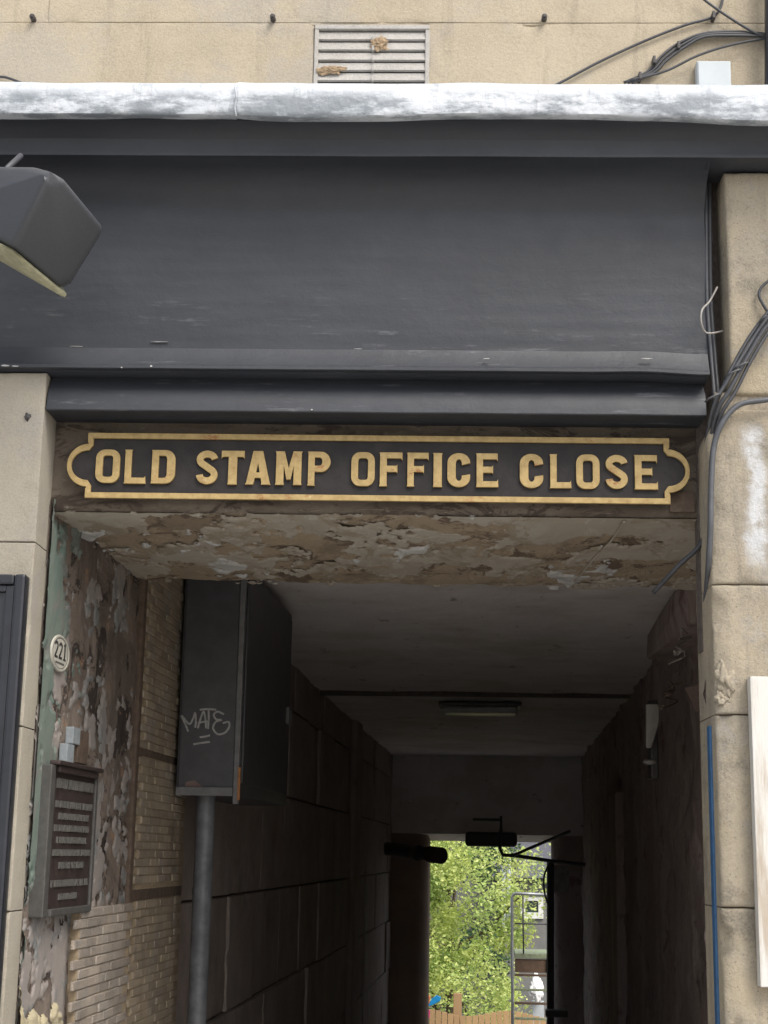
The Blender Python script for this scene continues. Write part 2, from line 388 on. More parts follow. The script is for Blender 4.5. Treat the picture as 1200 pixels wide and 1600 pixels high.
def leafmat(name, a, b, c3):
    t = MT(name, .5, spec=.3)
    c = t.mix(t.band(t.noise(1.6, 4, .6), .4, .6), a, b); c = t.mix(t.band(t.noise(9, 3, .6), .5, .68), c, c3); t.color(c)
    n = t.n; tr = n.nodes.new('ShaderNodeBsdfTranslucent'); n.links.new(c, tr.inputs['Color'])
    mx = n.nodes.new('ShaderNodeMixShader'); mx.inputs[0].default_value = .4
    o = n.nodes['Material Output']; n.links.new(t.b.outputs[0], mx.inputs[1]); n.links.new(tr.outputs[0], mx.inputs[2]); n.links.new(mx.outputs[0], o.inputs[0])
    return t.m
leaf_y = leafmat('yellow_green_leaves', (.62, .70, .22), (.44, .57, .20), (.82, .84, .38))
leaf_d = leafmat('dark_green_leaves', (.07, .14, .05), (.045, .10, .05), (.12, .20, .08))
galv = plain('galvanised_steel', (.42, .43, .44), .4, .5, .12, .1, 30)
stair_dk = plain('dark_stair_metal', (.10, .095, .10), .6, .2, .2, .1, 30)
tread_m = plain('mossy_stair_tread', (.26, .30, .19), .85, 0, .25, .2, 20)
brownw = plain('brown_wood_riser', (.14, .09, .06), .85, 0, .2, .2, 20)
far_wall = stone('far_grey_render', (.22, .215, .21), (.17, .17, .165), (.10, .10, .09), 1, .4, .3, speck=False).m
roofm = plain('far_roof_slate', (.10, .10, .115), .8, 0, .2, .3, 10)
win_white = plain('white_window_paint', (.75, .75, .72), .5)
t = MT('window_glass', .08, spec=.8); t.color((.05, .07, .06)); glass = t.m
towel = plain('white_towel_cloth', (.82, .82, .82), .9, 0, .03, .1, 20)
toyb, toyo, toyp = plain('toy_blue', (.02, .32, .70), .4), plain('toy_orange', (.75, .25, .10), .4), plain('toy_pink', (.75, .05, .25), .4)

# ------------------------------------------------------------ setting: ground
def ground(name, m, x0, x1, y0, y1, z, label, cat):
    o = obj(name, box(x0, x1, y0, y1, z-.2, z), m); tag(o, label, None, None, 'structure'); return o
ground('pavement', pave, -40, 40, -40, .15, 0, 'grey stone pavement in front of the close', 'pavement')
ground('courtyard', court, -150, 150, 23.5, 300, -2.45, 'courtyard ground beyond the passage', 'ground')
fl = obj('passage_floor', ([A(-1.6, 4.45, -1.6), A(1.3, 4.45, -1.6), A(1.3, 28, -4.05), A(-1.6, 28, -4.05),
                            A(-1.6, 4.45, -1.8), A(1.3, 4.45, -1.8), A(1.3, 28, -4.3), A(-1.6, 28, -4.3)],
                           [(0, 1, 2, 3), (7, 6, 5, 4), (0, 4, 5, 1), (1, 5, 6, 2), (2, 6, 7, 3), (3, 7, 4, 0)]), setts)
tag(fl, 'worn stone floor sloping down through the passage', None, None, 'structure')

# ------------------------------------------------------------ upper wall above the cornice
YU = .02
ZJ = Z(35.5, YU); ZB = Z(215, YU)
uw = empty('sandstone_wall', (0, .3, ZB), 'beige sandstone wall of large blocks above the lead-topped cornice', 'wall')
gp = .0009
def ublock(pa, pb, za, zb, seed, **k):
    xa, xb = X(pa, 30, YU)+gp, X(pb, 30, YU)-gp
    block(uw, ash, V((xa, YU, za+gp)), V((1, 0, 0)), V((0, 0, 1)), V((0, 1, 0)), xb-xa, zb-za-2*gp, .28, cell=.02, r=.0015, amp=.002, chip=.004, seed=seed, **k)
for pa, pb, s in ((-420, 75, 1), (75, 1290, 2), (1290, 1700, 4)): ublock(pa, pb, ZJ, ZJ+.46, s)
for pa, pb, s in ((-420, 200, 8), (200, 900, 9), (900, 1700, 10)): ublock(pa, pb, ZJ+.46, ZJ+.95, s)
for pa, pb, s in ((-420, 492, 5), (670, 1700, 6)): ublock(pa, pb, ZB, ZJ, s)
obj('mortar_bed', box(X(-420), X(1700), YU+.0035, YU+.27, ZJ-.006, ZJ+.94), ash, uw)
obj('mortar_bed', box(X(-420), X(489)-.01, YU+.009, YU+.26, ZB+.01, ZJ-.007), mortar, uw)
obj('mortar_bed', box(X(674)+.01, X(1700), YU+.009, YU+.26, ZB+.01, ZJ-.007), mortar, uw)

for px, w_ in ((53, 'leftmost iron stud in the joint of the upper wall'), (427, 'iron stud in the wall joint just left of the vent'), (850, 'iron stud in the wall joint right of the vent, nearest the cables')):
    p = onY(px, 31, YU)
    vs, fs = tube([p+V((0, .02, 0)), p+V((0, -.02, -.001)), p+V((0, -.024, -.001))], .0085, 10, False)
    q = join((vs, fs), box(p.x-.0045, p.x+.0045, p.y-.03, p.y-.0235, p.z-.006, p.z+.004, bev=.001))
    tag(obj('iron_stud', q, studm), w_, 'stud', 'iron studs in the upper wall joint')

# vent
vx0, vx1, vz1, vz0 = X(491, 80, YU), X(671, 80, YU), Z(40, YU, 580), Z(190, YU, 580)
vg = empty('vent_grille', (vx0/2+vx1/2, YU, vz0), 'grey louvred vent grille set in the sandstone above the cornice', 'vent')
ft = .0145; ym = YU-.006
obj('frame', join(box(vx0, vx1, ym, ym+.06, vz1-ft, vz1, bev=.0025), box(vx0, vx0+ft*.9, ym+.0015, ym+.06, vz0, vz1-ft-.0005, bev=.0025),
                  box(vx1-ft*.9, vx1, ym+.0015, ym+.06, vz0, vz1-ft-.0005, bev=.0025)), vent_m, vg)
obj('back_plate', box(vx0+.005, vx1-.005, YU+.075, YU+.1, vz0, vz1-.005), dark_void, vg)
sp = .0345
for k in range(7):
    zt = vz1-ft-.008-k*sp
    if zt-.03 < vz0: break
    pr = [(ym+.016, zt+.003), (ym+.011, zt+.002), (ym+.004, zt-.0235), (ym+.003, zt-.0255), (ym+.014, zt-.0275), (ym+.022, zt-.018)]
    obj('slat', sweepx(pr, vx0+ft*.9, vx1-ft*.9, 2), vent_m, vg)
    xm = (vx0+vx1)/2+.004
    obj('slat_rib', box(xm-.004, xm+.004, ym-.002, ym+.02, zt-.030, zt-.014, bev=.0015), vent_m, vg)
def lump(c, r, seed, sc_=(1, 1, 1), amp=.5, n=2):
    bm = bmesh.new(); bmesh.ops.create_icosphere(bm, subdivisions=n+1, radius=1)
    for v in bm.verts:
        p = v.co.copy(); f = 1+amp*fb(p, 1.3, seed, 3); v.co = V((p.x*sc_[0], p.y*sc_[1], p.z*sc_[2]))*r*f+c
    bm.verts.index_update(); q = [v.co.copy() for v in bm.verts], [tuple(v.index for v in f.verts) for f in bm.faces]; bm.free(); return q
tag(obj('dry_leaf', lump(onY(593, 68, YU-.005), .022, 3, (1.0, .3, .8), 1.1, 3), leafdry), 'crumpled brown leaf caught at the top middle of the vent slats', 'leaf')
tag(obj('dry_leaf', lump(onY(516, 109, YU-.005), .021, 9, (1.5, .3, .6), 1.1, 3), leafdry), 'long brown dry leaf caught low at the left of the vent', 'leaf')

# ------------------------------------------------------------ fascia
fx0, fx1 = X(-420), X(1103, 570, 0)
FY = .07
fpx = X(1103, 420, .07)
zr0_ = Z(645, .0)
sf = empty('shop_fascia', (0, .1, Z(645, .0)), 'charcoal painted timber shop fascia with lead-capped cornice over the close entrance', 'fascia')
zl1, zl0 = Z(131, -.155), Z(180, -.19)
prof = [(YU+.003, zl1+.045), (-.115, zl1+.012), (-.153, zl1), (-.175, zl1-.010), (-.188, zl1-.024), (-.1925, zl1-.042), (-.192, zl0+.016), (-.189, zl0+.003), (-.183, zl0), (-.150, zl0+.004), (-.150, zl0+.030), (-.09, zl1-.03), (YU+.003, zl1+.02)]
seam = X(368, 150, -.185)
def lf(p, k):
    wv = .007*fb(V((p.x, 0, .3)), 2.3, 2, 3)+.003*nz(V((p.x, p.z*3, 0)), 9)
    dz = (.008*nz(V((p.x, 0, 5)), 1.6, 4)+.004*nz(V((p.x, 0, 5)), 6, 1)) if 5 <= k <= 9 else .004*nz(V((p.x, 1, 5)), 3, 4)
    y = p.y+(wv if 1 < k < 9 else 0)
    d = p.x-seam
    if 1 < k < 10: y -= .006*math.exp(-(max(0, d)/.05)) if d > 0 else 0
    e = X(1160, 160, -.185)
    if 4 <= k <= 10 and p.x > e-.25: dz -= .012*min(1, (p.x-e+.25)/.3)
    return V((p.x, y, p.z+dz))
le = autosmooth(fixn(obj('lead_flashing', sweepx(prof, X(-420), X(1700), 520, lf), lead, sf)), .9)
obj('lead_lap', tube([onY(366, 130, -.201), onY(369, 150, -.202), onY(367, 166, -.201), onY(369, 182, -.197)], .0024, 6), lead, sf)
zc1, zc0 = zl0+.028, Z(243.5, -.09)
cp = [(-.150, zc1), (-.150, zl0+.001), (-.140, zl0-.002), (-.112, zl0-.014), (-.094, zl0-.030), (-.088, zl0-.050), (-.088, zc0+.012), (-.089, zc0+.004), (-.088, zc0), (-.084, zc0-.001), (FY+.02, zc0+.001), (FY+.02, zc1)]
autosmooth(fixn(obj('cornice_board', sweepx(cp, X(-420), X(1700), 60, lambda p, k: p+V((0, .001*nz(p, 4), .0012*nz(V((p.x, 0, 0)), 3)))), paintm, sf)), .5)
zf0 = Z(556, FY)
zcv = Z(345, FY)
def capv(xa, xb):
    ys = [(.16, zf0-.01), (FY+.003, zf0-.01), (FY+.003, zcv)]
    for i in range(1, 15):
        t_ = i/14; ys.append((FY+.003-(FY+.080)*(1-sqrt(1-t_*t_)), zcv+(zc0-.003-zcv)*t_))
    ys.append((.16, zc0-.003)); n = len(ys)
    vs = [V((x, y, z)) for x in (xa, xb) for y, z in ys]
    return vs, [tuple(range(n)), tuple(range(2*n-1, n-1, -1))]+[(i, (i+1) % n, n+(i+1) % n, n+i) for i in range(n)]
def fasf(p, u, v):
    t_ = max(0, (p.z-zcv)/(zc0-.002-zcv)); y = -(FY+.080)*(1-sqrt(max(0, 1-t_*t_)))
    return p+V((0, y+.0025*fb(p, 1.6, 3, 3)+.0007*nz(V((p.x*3, 0, p.z*30))), 0))
obj('fascia_panel', sheet(V((fx0, FY, zc0-.0015)), V((fpx-fx0, 0, 0)), V((0, 0, zf0-zc0+.0015)), 200, 110, fasf), paintm, sf, True)
obj('fascia_return', join(capv(fpx-.012, fpx-.001), box(fx1-.03, fx1-.003, .052, .16, zr0_+.006, zf0-.0105)), paintm, sf)
zs1 = Z(574, -.03); zs0 = Z(579, -.035)
sp_ = [(FY+.01, zf0+.001), (FY-.001, zf0), (FY-.004, zf0-.003), (-.010, zf0-.008), (-.030, zs1+.006), (-.036, zs1), (-.0365, zs0+.002), (-.032, zs0), (-.005, zs0+.003), (.012, zs0-.004), (FY+.01, zs0-.004)]
def sillf(p, k):
    e = max(0, 1-abs(p.x-fx1+.02)/.35); dz = .006*e*sin(p.x*14)+.0012*nz(V((p.x, 0, 0)), 5, 2)
    return V((p.x, p.y+.0015*nz(V((p.x, 0, 2)), 8), p.z+dz))
autosmooth(fixn(obj('sill_moulding', sweepx(sp_, fx0, fx1+.004, 200, sillf), paintm, sf)), .5)
frx0 = X(74, 610, 0)
zr1, zr0 = zs0-.004, Z(645, .0)
fp = [(.045, zr1), (.040, zr1-.012), (.026, zr1-.032), (.012, zr1-.050), (.004, zr0+.026), (.0015, zr0+.008), (.001, zr0+.003), (.004, zr0), (.15, zr0+.004), (.15, zr1)]
autosmooth(fixn(obj('frieze_moulding', sweepx(fp, frx0, fx1-.002, 120, lambda p, k: p+V((0, .001*nz(p, 5), .0008*nz(V((p.x, 0, 0)), 6)))), paintm, sf)), .5)

chipm = plain('white_undercoat', (.42, .42, .41), .8)
random.seed(31)
cs = []
for (px, py, w_, h_) in ((337, 555, 14, 1.6), (356, 556, 22, 1.2), (385, 556.5, 20, .8), (190, 574, 3, 1.4), (487, 640, 4, 1.4), (8, 571, 16, 2), (24, 572, 12, 1.5), (236, 572, 4, 2.5), (640, 556, 9, .7), (760, 560, 12, .7), (250, 534, 30, .6), (120, 541, 24, .6), (560, 545, 16, .6), (1010, 560, 22, .7), (430, 700, 0, 0)):
    if not w_: continue
    yy_ = FY-.0035 if py < 556 or 'x' == px else -.038
    if py > 600: yy_ = -.001
    elif py < 558: yy_ = FY-.005
    p = onY(px, py, yy_); q = .0009*w_; k = .0009*h_*1.6
    vs = [p+V((q*cos(a)*random.uniform(.7, 1.1), 0, k*sin(a)*random.uniform(.5, 1.2))) for a in [i*pi/5 for i in range(10)]]
    cs.append((vs+[v+V((0, .004, 0)) for v in vs], [tuple(range(10))]+[(i, (i+1) % 10, 10+(i+1) % 10, 10+i) for i in range(10)]))
obj('paint_chips', join(*cs), chipm, sf, kind='stuff')
# ------------------------------------------------------------ lintel
YL = .15
lx0, lx1 = X(88, 740, YL), X(1108, 740, YL)
zL = Z(802, YL); latL0, latR0 = -1.355, .60
ln = empty('stone_lintel', (0, YL+.6, zL), 'deep stone lintel with flaking paint and bare stone underside behind the gilt name sign', 'lintel')
dback = 5.70; hL = zL-CAM.z
lf_m = peeling('lintel_face_grime', ((.11, .09, .07), (.15, .125, .10), (.07, .055, .045), (.20, .18, .15)), (.5, 1, 1), 4.0, .6)
obj('lintel_face', sheet(V((lx0-.05, YL, zr0+.01)), V((lx1-lx0+.4, 0, 0)), V((0, 0, zL-zr0-.012)), 220, 30,
    lambda p, u, v: p+V((0, .004*fb(p, 5, 2, 4)+(.012*max(0, v-.93)/.07), 0))), lf_m, ln, True)
def soff(p, u, v):
    e = 0
    return p+V((0, 0, .010*fb(V((p.x*.7, p.y, 0)), 4.5, 1, 5)+.012*max(0, .03-v)/.03+.02*max(0, v-.97)/.03))
P0, P1 = A(-1.42, 4.463, hL), A(.86, 4.463, hL)
SO, SU, SV = V((P0.x, YL+.004, zL)), V((P1.x-P0.x, 0, 0)), U*(dback-4.463)
obj('soffit_face', sheet(SO, SU, SV, 300, 150, soff), soffit_bare, ln, True)
def smask(p, u, v):
    q = V((p.x*.7, p.y*.5, 0)); b = fb(q, 6.0, 11, 6)*.62+.06+.22*fb(V((p.x, p.y*.45, 0)), 28, 5, 3)+.30*max(0, .35-v)-.32*max(0, v-.45)
    return b-.03
def pmask(p, u, v):
    q = V((p.x*.7, p.y*.5, 0)); return fb(q, 4.5, 27, 6)*.6-.30+.15*fb(q, 30, 6, 3)-.35*max(0, v-.6)
obj('plaster_skin', flakes(SO+V((0, 0, -.002)), SU, SV, 420, 210, V((0, 0, -1)), .0045, smask), soffit_skin, ln, True, 'stuff')
obj('paint_skin', flakes(SO+V((0, 0, -.004)), SU, SV, 420, 210, V((0, 0, -1)), .008, pmask), soffit_pale, ln, True, 'stuff')
obj('soffit_crack', tube([onH(975, 815, hL-.012), onH(955, 845, hL-.008), onH(930, 870, hL-.01), onH(893, 915, hL-.008)], .004, 5), soffit_skin, ln)
obj('lintel_core', box(-1.6, 1.1, 4.72, dback, hL+.035, 2.2, A), mortar_dark, ln)
obj('lintel_front_core', box(lx0-.05, lx1+.4, YL+.03, YL+.28, zL+.035, zr0+.1), mortar_dark, ln)

# ------------------------------------------------------------ name sign
YS = YL-.035
S = lambda px, py: onY(px, py, YS)
sg = empty('name_sign', S(590, 785)+V((0, 0, 0)), 'long dark cast sign with gilt border and raised gilt letters reading OLD STAMP OFFICE CLOSE', 'sign')
s0, s1 = S(137, 733), S(1045, 738); sw = s1.x-s0.x; sh = Z(683, YS)-Z(784, YS)
SZ = (Z(683, YS)+Z(784, YS))/2; SX = (s0.x+s1.x)/2; tilt = (s1.z-s0.z)*0
k_ = sw/908
def outline(ins):
    hw, hh = sw/2-ins, sh/2-ins; stp = .028; r = hh-stp+ins*.25; pts = []
    bulge = 40*k_-ins*.2
    pts += [(-hw, hh), (hw, hh), (hw, hh-.026+ins*.3)]
    n = 22; c0 = hw+ins-.004
    for i in range(n+1):
        a = pi/2-pi*i/n; pts.append((c0+cos(a)*(33*k_-ins*.75), sin(a)*(hh-.034-(0 if ins < .005 else .003))))
    pts += [(hw, -hh+.026-ins*.3), (hw, -hh), (-hw, -hh), (-hw, -hh+.026-ins*.3)]
    for i in range(n+1):
        a = -pi/2-pi*i/n; pts.append((-c0+cos(a)*(33*k_-ins*.75), sin(a)*(hh-.034-(0 if ins < .005 else .003))))
    pts += [(-hw, hh-.026+ins*.3)]
    return pts
SP = lambda y: (lambda u, v, d: V((SX+u, y+.0-d, SZ+v)))
fixn(obj('sign_plate', extrude2d([outline(.002)], SP(YS), .014), signm, sg))
fixn(obj('border', extrude2d([outline(.0), outline(.0150)], SP(YS-.010), .010, .0009), gold, sg))
# letter outlines in a unit-high box
T = .195
def arcp(cx, cy, rx, ry, a0, a1, n=10): return [(cx+rx*cos(rad(a0+(a1-a0)*i/n)), cy+ry*sin(rad(a0+(a1-a0)*i/n))) for i in range(n+1)]
def roundrect(w_, h_, r, x0=0, y0=0):
    return arcp(x0+w_-r, y0+h_-r, r, r, 90, 0, 6)+arcp(x0+w_-r, y0+r, r, r, 0, -90, 6)+arcp(x0+r, y0+r, r, r, -90, -180, 6)+arcp(x0+r, y0+h_-r, r, r, 180, 90, 6)
def stroke(pts, t):
    L_, R_ = [], []
    for i, p in enumerate(pts):
        a = pts[max(i-1, 0)]; b = pts[min(i+1, len(pts)-1)]; dx, dy = b[0]-a[0], b[1]-a[1]; l = sqrt(dx*dx+dy*dy); nx, ny = -dy/l, dx/l
        L_.append((p[0]+nx*t/2, p[1]+ny*t/2)); R_.append((p[0]-nx*t/2, p[1]-ny*t/2))
    return L_+R_[::-1]
def letter(ch):
    f = .03
    B_ = [(.015, 0), (.03, .05), (.03, .95), (.015, 1)]
    if ch == 'O': return .70, [roundrect(.70, 1, .26), roundrect(.70-2*T, 1-2*.17, .09, T, .17)]
    if ch == 'D': return .74, [B_+arcp(.44, .70, .29, .30, 90, 0, 8)+arcp(.44, .30, .29, .30, 0, -90, 8), [(.03+T, .16), (.03+T, .84)]+arcp(.40, .72, .09, .12, 90, 0, 5)+arcp(.40, .28, .09, .12, 0, -90, 5)]
    if ch == 'L': return .66, [B_+[(.23, 1), (.215, .95), (.215, .165), (.62, .165), (.645, .20), (.66, 0)]]
    if ch == 'T': return .68, [[(.20, 0), (.215, .05), (.215, .83), (.03, .83), (0, .79), (.0, 1), (.68, 1), (.68, .79), (.65, .83), (.465, .83), (.465, .05), (.48, 0)]]
    if ch == 'I': return .26, [[(-.01, 0), (.005, .05), (.005, .95), (-.01, 1), (.27, 1), (.255, .95), (.255, .05), (.27, 0)]]
    if ch == 'F': return .66, [B_+[(.66, 1), (.66, .79), (.63, .835), (.215, .835), (.215, .60), (.50, .60), (.52, .63), (.52, .40), (.50, .43), (.215, .43), (.215, .05), (.23, 0)]]
    if ch == 'E': return .68, [B_+[(.66, 1), (.66, .79), (.63, .835), (.215, .835), (.215, .60), (.50, .60), (.52, .63), (.52, .40), (.50, .43), (.215, .43), (.215, .165), (.64, .165), (.67, .21), (.68, 0)]]
    if ch == 'P': return .70, [B_+arcp(.41, .705, .285, .295, 90, -90, 12)+[(.215, .41), (.215, .05), (.23, 0)], [(.215, .58), (.215, .84)]+arcp(.37, .71, .09, .13, 90, -90, 8)]
    if ch == 'A': return .76, [[(-.02, 0), (.01, .05), (.215, 1), (.515, 1), (.75, .05), (.78, 0), (.49, 0), (.50, .05), (.47, .20), (.27, .20), (.235, .05), (.215, 0)], [(.305, .35), (.435, .35), (.37, .68)]]
    if ch == 'M': return .84, [[(-.01, 0), (.01, .05), (.01, .95), (-.01, 1), (.27, 1), (.42, .48), (.57, 1), (.85, 1), (.83, .95), (.83, .05), (.85, 0), (.575, 0), (.59, .05), (.59, .62), (.48, .16), (.36, .16), (.25, .62), (.25, .05), (.265, 0)]]
    if ch == 'C': 
        o = arcp(.35, .72, .35, .28, -2, 90, 9)+arcp(.35, .72, .35, .28, 90, 180, 7)[1:]+arcp(.35, .28, .35, .28, 180, 270, 7)+arcp(.35, .28, .35, .28, 270, 362, 9)[1:]
        i = arcp(.35, .31, .10, .14, 0, -180, 8)+arcp(.35, .69, .10, .14, 180, 0, 8)
        return .70, [o+[(.70, .37), (.45, .33)]+i[0:]+[(.45, .66)]]
    if ch == 'S':
        c = arcp(.34, .735, .225, .165, 8, 90, 7)+arcp(.34, .735, .225, .165, 90, 232, 10)[1:]+arcp(.34, .28, .225, .18, 55, -90, 12)+arcp(.34, .28, .225, .18, -90, -178, 8)[1:]
        return .68, [stroke(c, .19)]
LP = [('O', 150, 187), ('L', 194, 228), ('D', 236, 274), ('S', 306, 341), ('T', 346, 381), ('A', 385, 422), ('M', 431, 471), ('P', 480, 516),
      ('O', 549, 585), ('F', 592, 628), ('F', 635, 669), ('I', 677, 690), ('C', 699, 734), ('E', 743, 778),
      ('C', 812, 848), ('L', 858, 892), ('O', 900, 936), ('S', 945, 981), ('E', 990, 1027)]
for ch, a, b in LP:
    w_, loops = letter(ch); t_ = (a-137)/908
    yb, yt = 756+10.5*t_+random.uniform(-.5, .5), 704.5+9.5*t_
    pa, pb = S(a, yb), S(b, yb); zt = S((a+b)/2, yt).z; sx = (pb.x-pa.x)/w_; sz = zt-pa.z
    q = [[(u*sx, v*sz) for u, v in lp] for lp in loops]
    fixn(obj('letter', extrude2d(q, lambda u, v, d, pa=pa: V((pa.x+u, YS-.0115-d, pa.z+v)), .009, .0006), gold, sg, label='raised gilt letter '+ch))
# small patch plate right of the sign
pp = [S(1048, 765), S(1088, 762), S(1092, 795), S(1050, 797)]
tag(obj('metal_tab', box(pp[0].x, pp[1].x, YL-.010, YL+.01, S(1060, 797).z, S(1060, 765).z, bev=.003), bandm), 'small grey metal tab at the lower right end of the name sign', 'tab')

# ------------------------------------------------------------ left pier
plx1 = X(55, 845, 0); plx0 = X(-420)
pl = empty('stone_pier', (plx1-.3, .1, 0), 'pale sandstone pier left of the entrance behind the black noticeboard', 'pier')
zt = zs0-.003
for a, b, s, c_ in ((zt, Z(847, 0, 40), 1, .004), (Z(847, 0, 40), Z(1135, 0, 40), 2, .012), (Z(1135, 0, 40), Z(1425, 0, 40), 3, .007), (Z(1425, 0, 40), Z(1740, 0, 40), 4, .01), (Z(1740, 0, 40), .004, 5, .01)):
    block(pl, pier_l, V((plx0, 0, b+.0018)), V((1, 0, 0)), V((0, 0, 1)), V((0, 1, 0)), plx1-plx0, a-b-.0036, YL+.02, cell=.014, r=.003, amp=.002, chip=c_*.8, seed=s)
obj('mortar_bed', box(plx0, plx1-.010, .012, YL+.015, .01, zt-.01), mortar, pl)
tag(obj('iron_stub', lump(onY(43, 651, -.002), .010, 4, (.8, .5, 1.2), .7), studm), 'small rusty iron stub at the top of the left pier', 'stub')

# ------------------------------------------------------------ right pier
prt = empty('stone_pier', (X(1160), .1, 0), 'warm weathered sandstone pier right of the entrance with a white salt streak', 'pier')
ux = X(1139, 500, 0)
block(prt, pier_r, V((ux, 0, Z(612))), V((1, 0, 0)), V((0, 0, 1)), V((0, 1, 0)), .9, zc0-Z(612)-.004, .22, cell=.014, r=.012, amp=.003, chip=.004, seed=3)
qx = X(1113, 905, -.03)
def pilaster(z0_, z1_, seed, top=False, chip=.01):
    O = V((qx, -.03, z0_+.0015)); w_, h_ = .8, z1_-z0_-.003
    vs, fs = slab(O, V((1, 0, 0)), V((0, 0, 1)), V((0, 1, 0)), w_, h_, .26, .010, .007, .0045, chip, seed)
    R_ = .095 if top else .0
    out = []
    for v in vs:
        v = V(v); ex = v.x-qx; 
        if ex < .05 and v.y < .1: v.y += .016*(1-ex/.05)**2
        if top:
            ez = z1_-.003-v.z
            if ex < R_ and ez < R_:
                a, b = R_-ex, R_-ez; L_ = max(a, b)
                l = sqrt(a*a+b*b)
                if l > 1e-6: v.x = qx+R_-a*L_/l; v.z = z1_-.003-R_+b*L_/l
        out.append(v)
    return fixn(obj('stone_block', (out, fs), pier_r, prt, True))
zz_ = [Z(634, -.03), Z(906, -.03), Z(1108, -.03), Z(1408, -.03), Z(1720, -.03), .004]
for i in range(5): pilaster(zz_[i+1], zz_[i], 5+i, i == 0, (.004, .006, .014, .016, .01)[i])
obj('mortar_bed', box(qx+.016, qx+.8, .004, .2, .01, zz_[0]-.1), mortar, prt)
obj('recess_band', box(qx+.03, qx+.8, .012, .21, zz_[0]-.1, Z(612)+.01), mortar, prt)
obj('mortar_lump', lump(onY(1133, 1062, -.022), .030, 5, (.7, .45, 1.35), .9, 3), pier_r, prt, True)
obj('mortar_lump', lump(onY(1128, 1092, -.022), .018, 8, (1.0, .5, 1.0), .9, 3), pier_r, prt, True)
# dark chase between fascia and pier
ch_ = obj('chase_back', join(box(fx1-.01, ux+.05, .14, .2, Z(1000), zc0-.002), box(ux+.001, ux+.02, .222, .3, Z(1000), zc0-.002)), mortar_dark, prt)
bl = obj('painted_strip', box(X(1117, 1300, .02)-.003, X(1117, 1300, .02)+.03, .045, .085, Z(1760, .02), Z(1125, .02), bev=.003), blue_m)
tag(bl, 'narrow bright blue painted strip running down the inner edge of the right pier', 'strip')

# ------------------------------------------------------------ left reveal wall (flaking paint)
rw = empty('entrance_wall', A(-1.5, 5, -1.6), 'left entrance wall of flaking sooty paint carrying the cast plaque', 'wall')
hT = hL+.03
RO, RU, RV = A(-1.355, 4.37, -1.62), U*1.20, V((0, 0, hT+1.62))
def rdisp(p, u, v):
    amp = .012 if u > .22 else .003
    return p-W*0+W*(amp*fb(V((p.y, 0, p.z*.6)), 7, 4, 5))
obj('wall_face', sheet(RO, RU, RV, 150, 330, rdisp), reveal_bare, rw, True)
hgt = hT+1.62
def hh(v): return v*hgt-1.62
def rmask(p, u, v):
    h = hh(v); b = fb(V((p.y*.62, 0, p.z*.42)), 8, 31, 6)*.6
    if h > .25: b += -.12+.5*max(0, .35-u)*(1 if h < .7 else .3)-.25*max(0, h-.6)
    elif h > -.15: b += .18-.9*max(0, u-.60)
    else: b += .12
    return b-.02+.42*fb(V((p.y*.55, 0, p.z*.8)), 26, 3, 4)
def gmask(p, u, v):
    h = hh(v); b = .16*fb(V((p.y*.7, 0, p.z*.5)), 9, 17, 5)+.07*fb(p, 34, 2, 3)
    return (.165-u)*1.3+b*1.5-.08*max(0, nz(p, 14, 3)*3)+(-.35*max(0, .05-h)*2 if h < .05 else 0)
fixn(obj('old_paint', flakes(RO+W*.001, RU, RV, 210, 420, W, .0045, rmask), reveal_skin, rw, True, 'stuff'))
fixn(obj('green_paint', flakes(RO+W*.004, RU, RV, 210, 420, W, .009, gmask), reveal_green, rw, True, 'stuff'))
cream_m = peeling('cream_old_paint', ((.50, .44, .28), (.42, .37, .25), (.30, .27, .21), (.56, .52, .40)), (.6, .6, .6), 12.0, .5)
def cmask(p, u, v):
    h = hh(v); return .35*fb(V((p.y*.7, 0, p.z*.6)), 9, 44, 6)+.22-1.6*max(0, u-.13)-2.5*max(0, h+.50)
def tmask(p, u, v):
    h = hh(v); return .10*fb(V((p.y*.7, 0, p.z*.6)), 12, 45, 5)-((u-.09)/.05)**2*.2-((h+.62)/.07)**2*.15+.12
obj('cream_paint', flakes(RO+W*.006, RU, RV, 210, 420, W, .010, cmask), cream_m, rw, True, 'stuff')
obj('teal_paint', flakes(RO+W*.012, RU, RV, 210, 420, W, .011, tmask), reveal_green, rw, True)
obj('wall_core', box(-1.75, -1.378, 4.36, 5.56, -1.62, 2.0, A), mortar_dark, rw)
obj('wall_corner', box(-1.40, -1.335, 5.545, 5.595, -1.62, hT, A, bev=.01), bandm, rw)

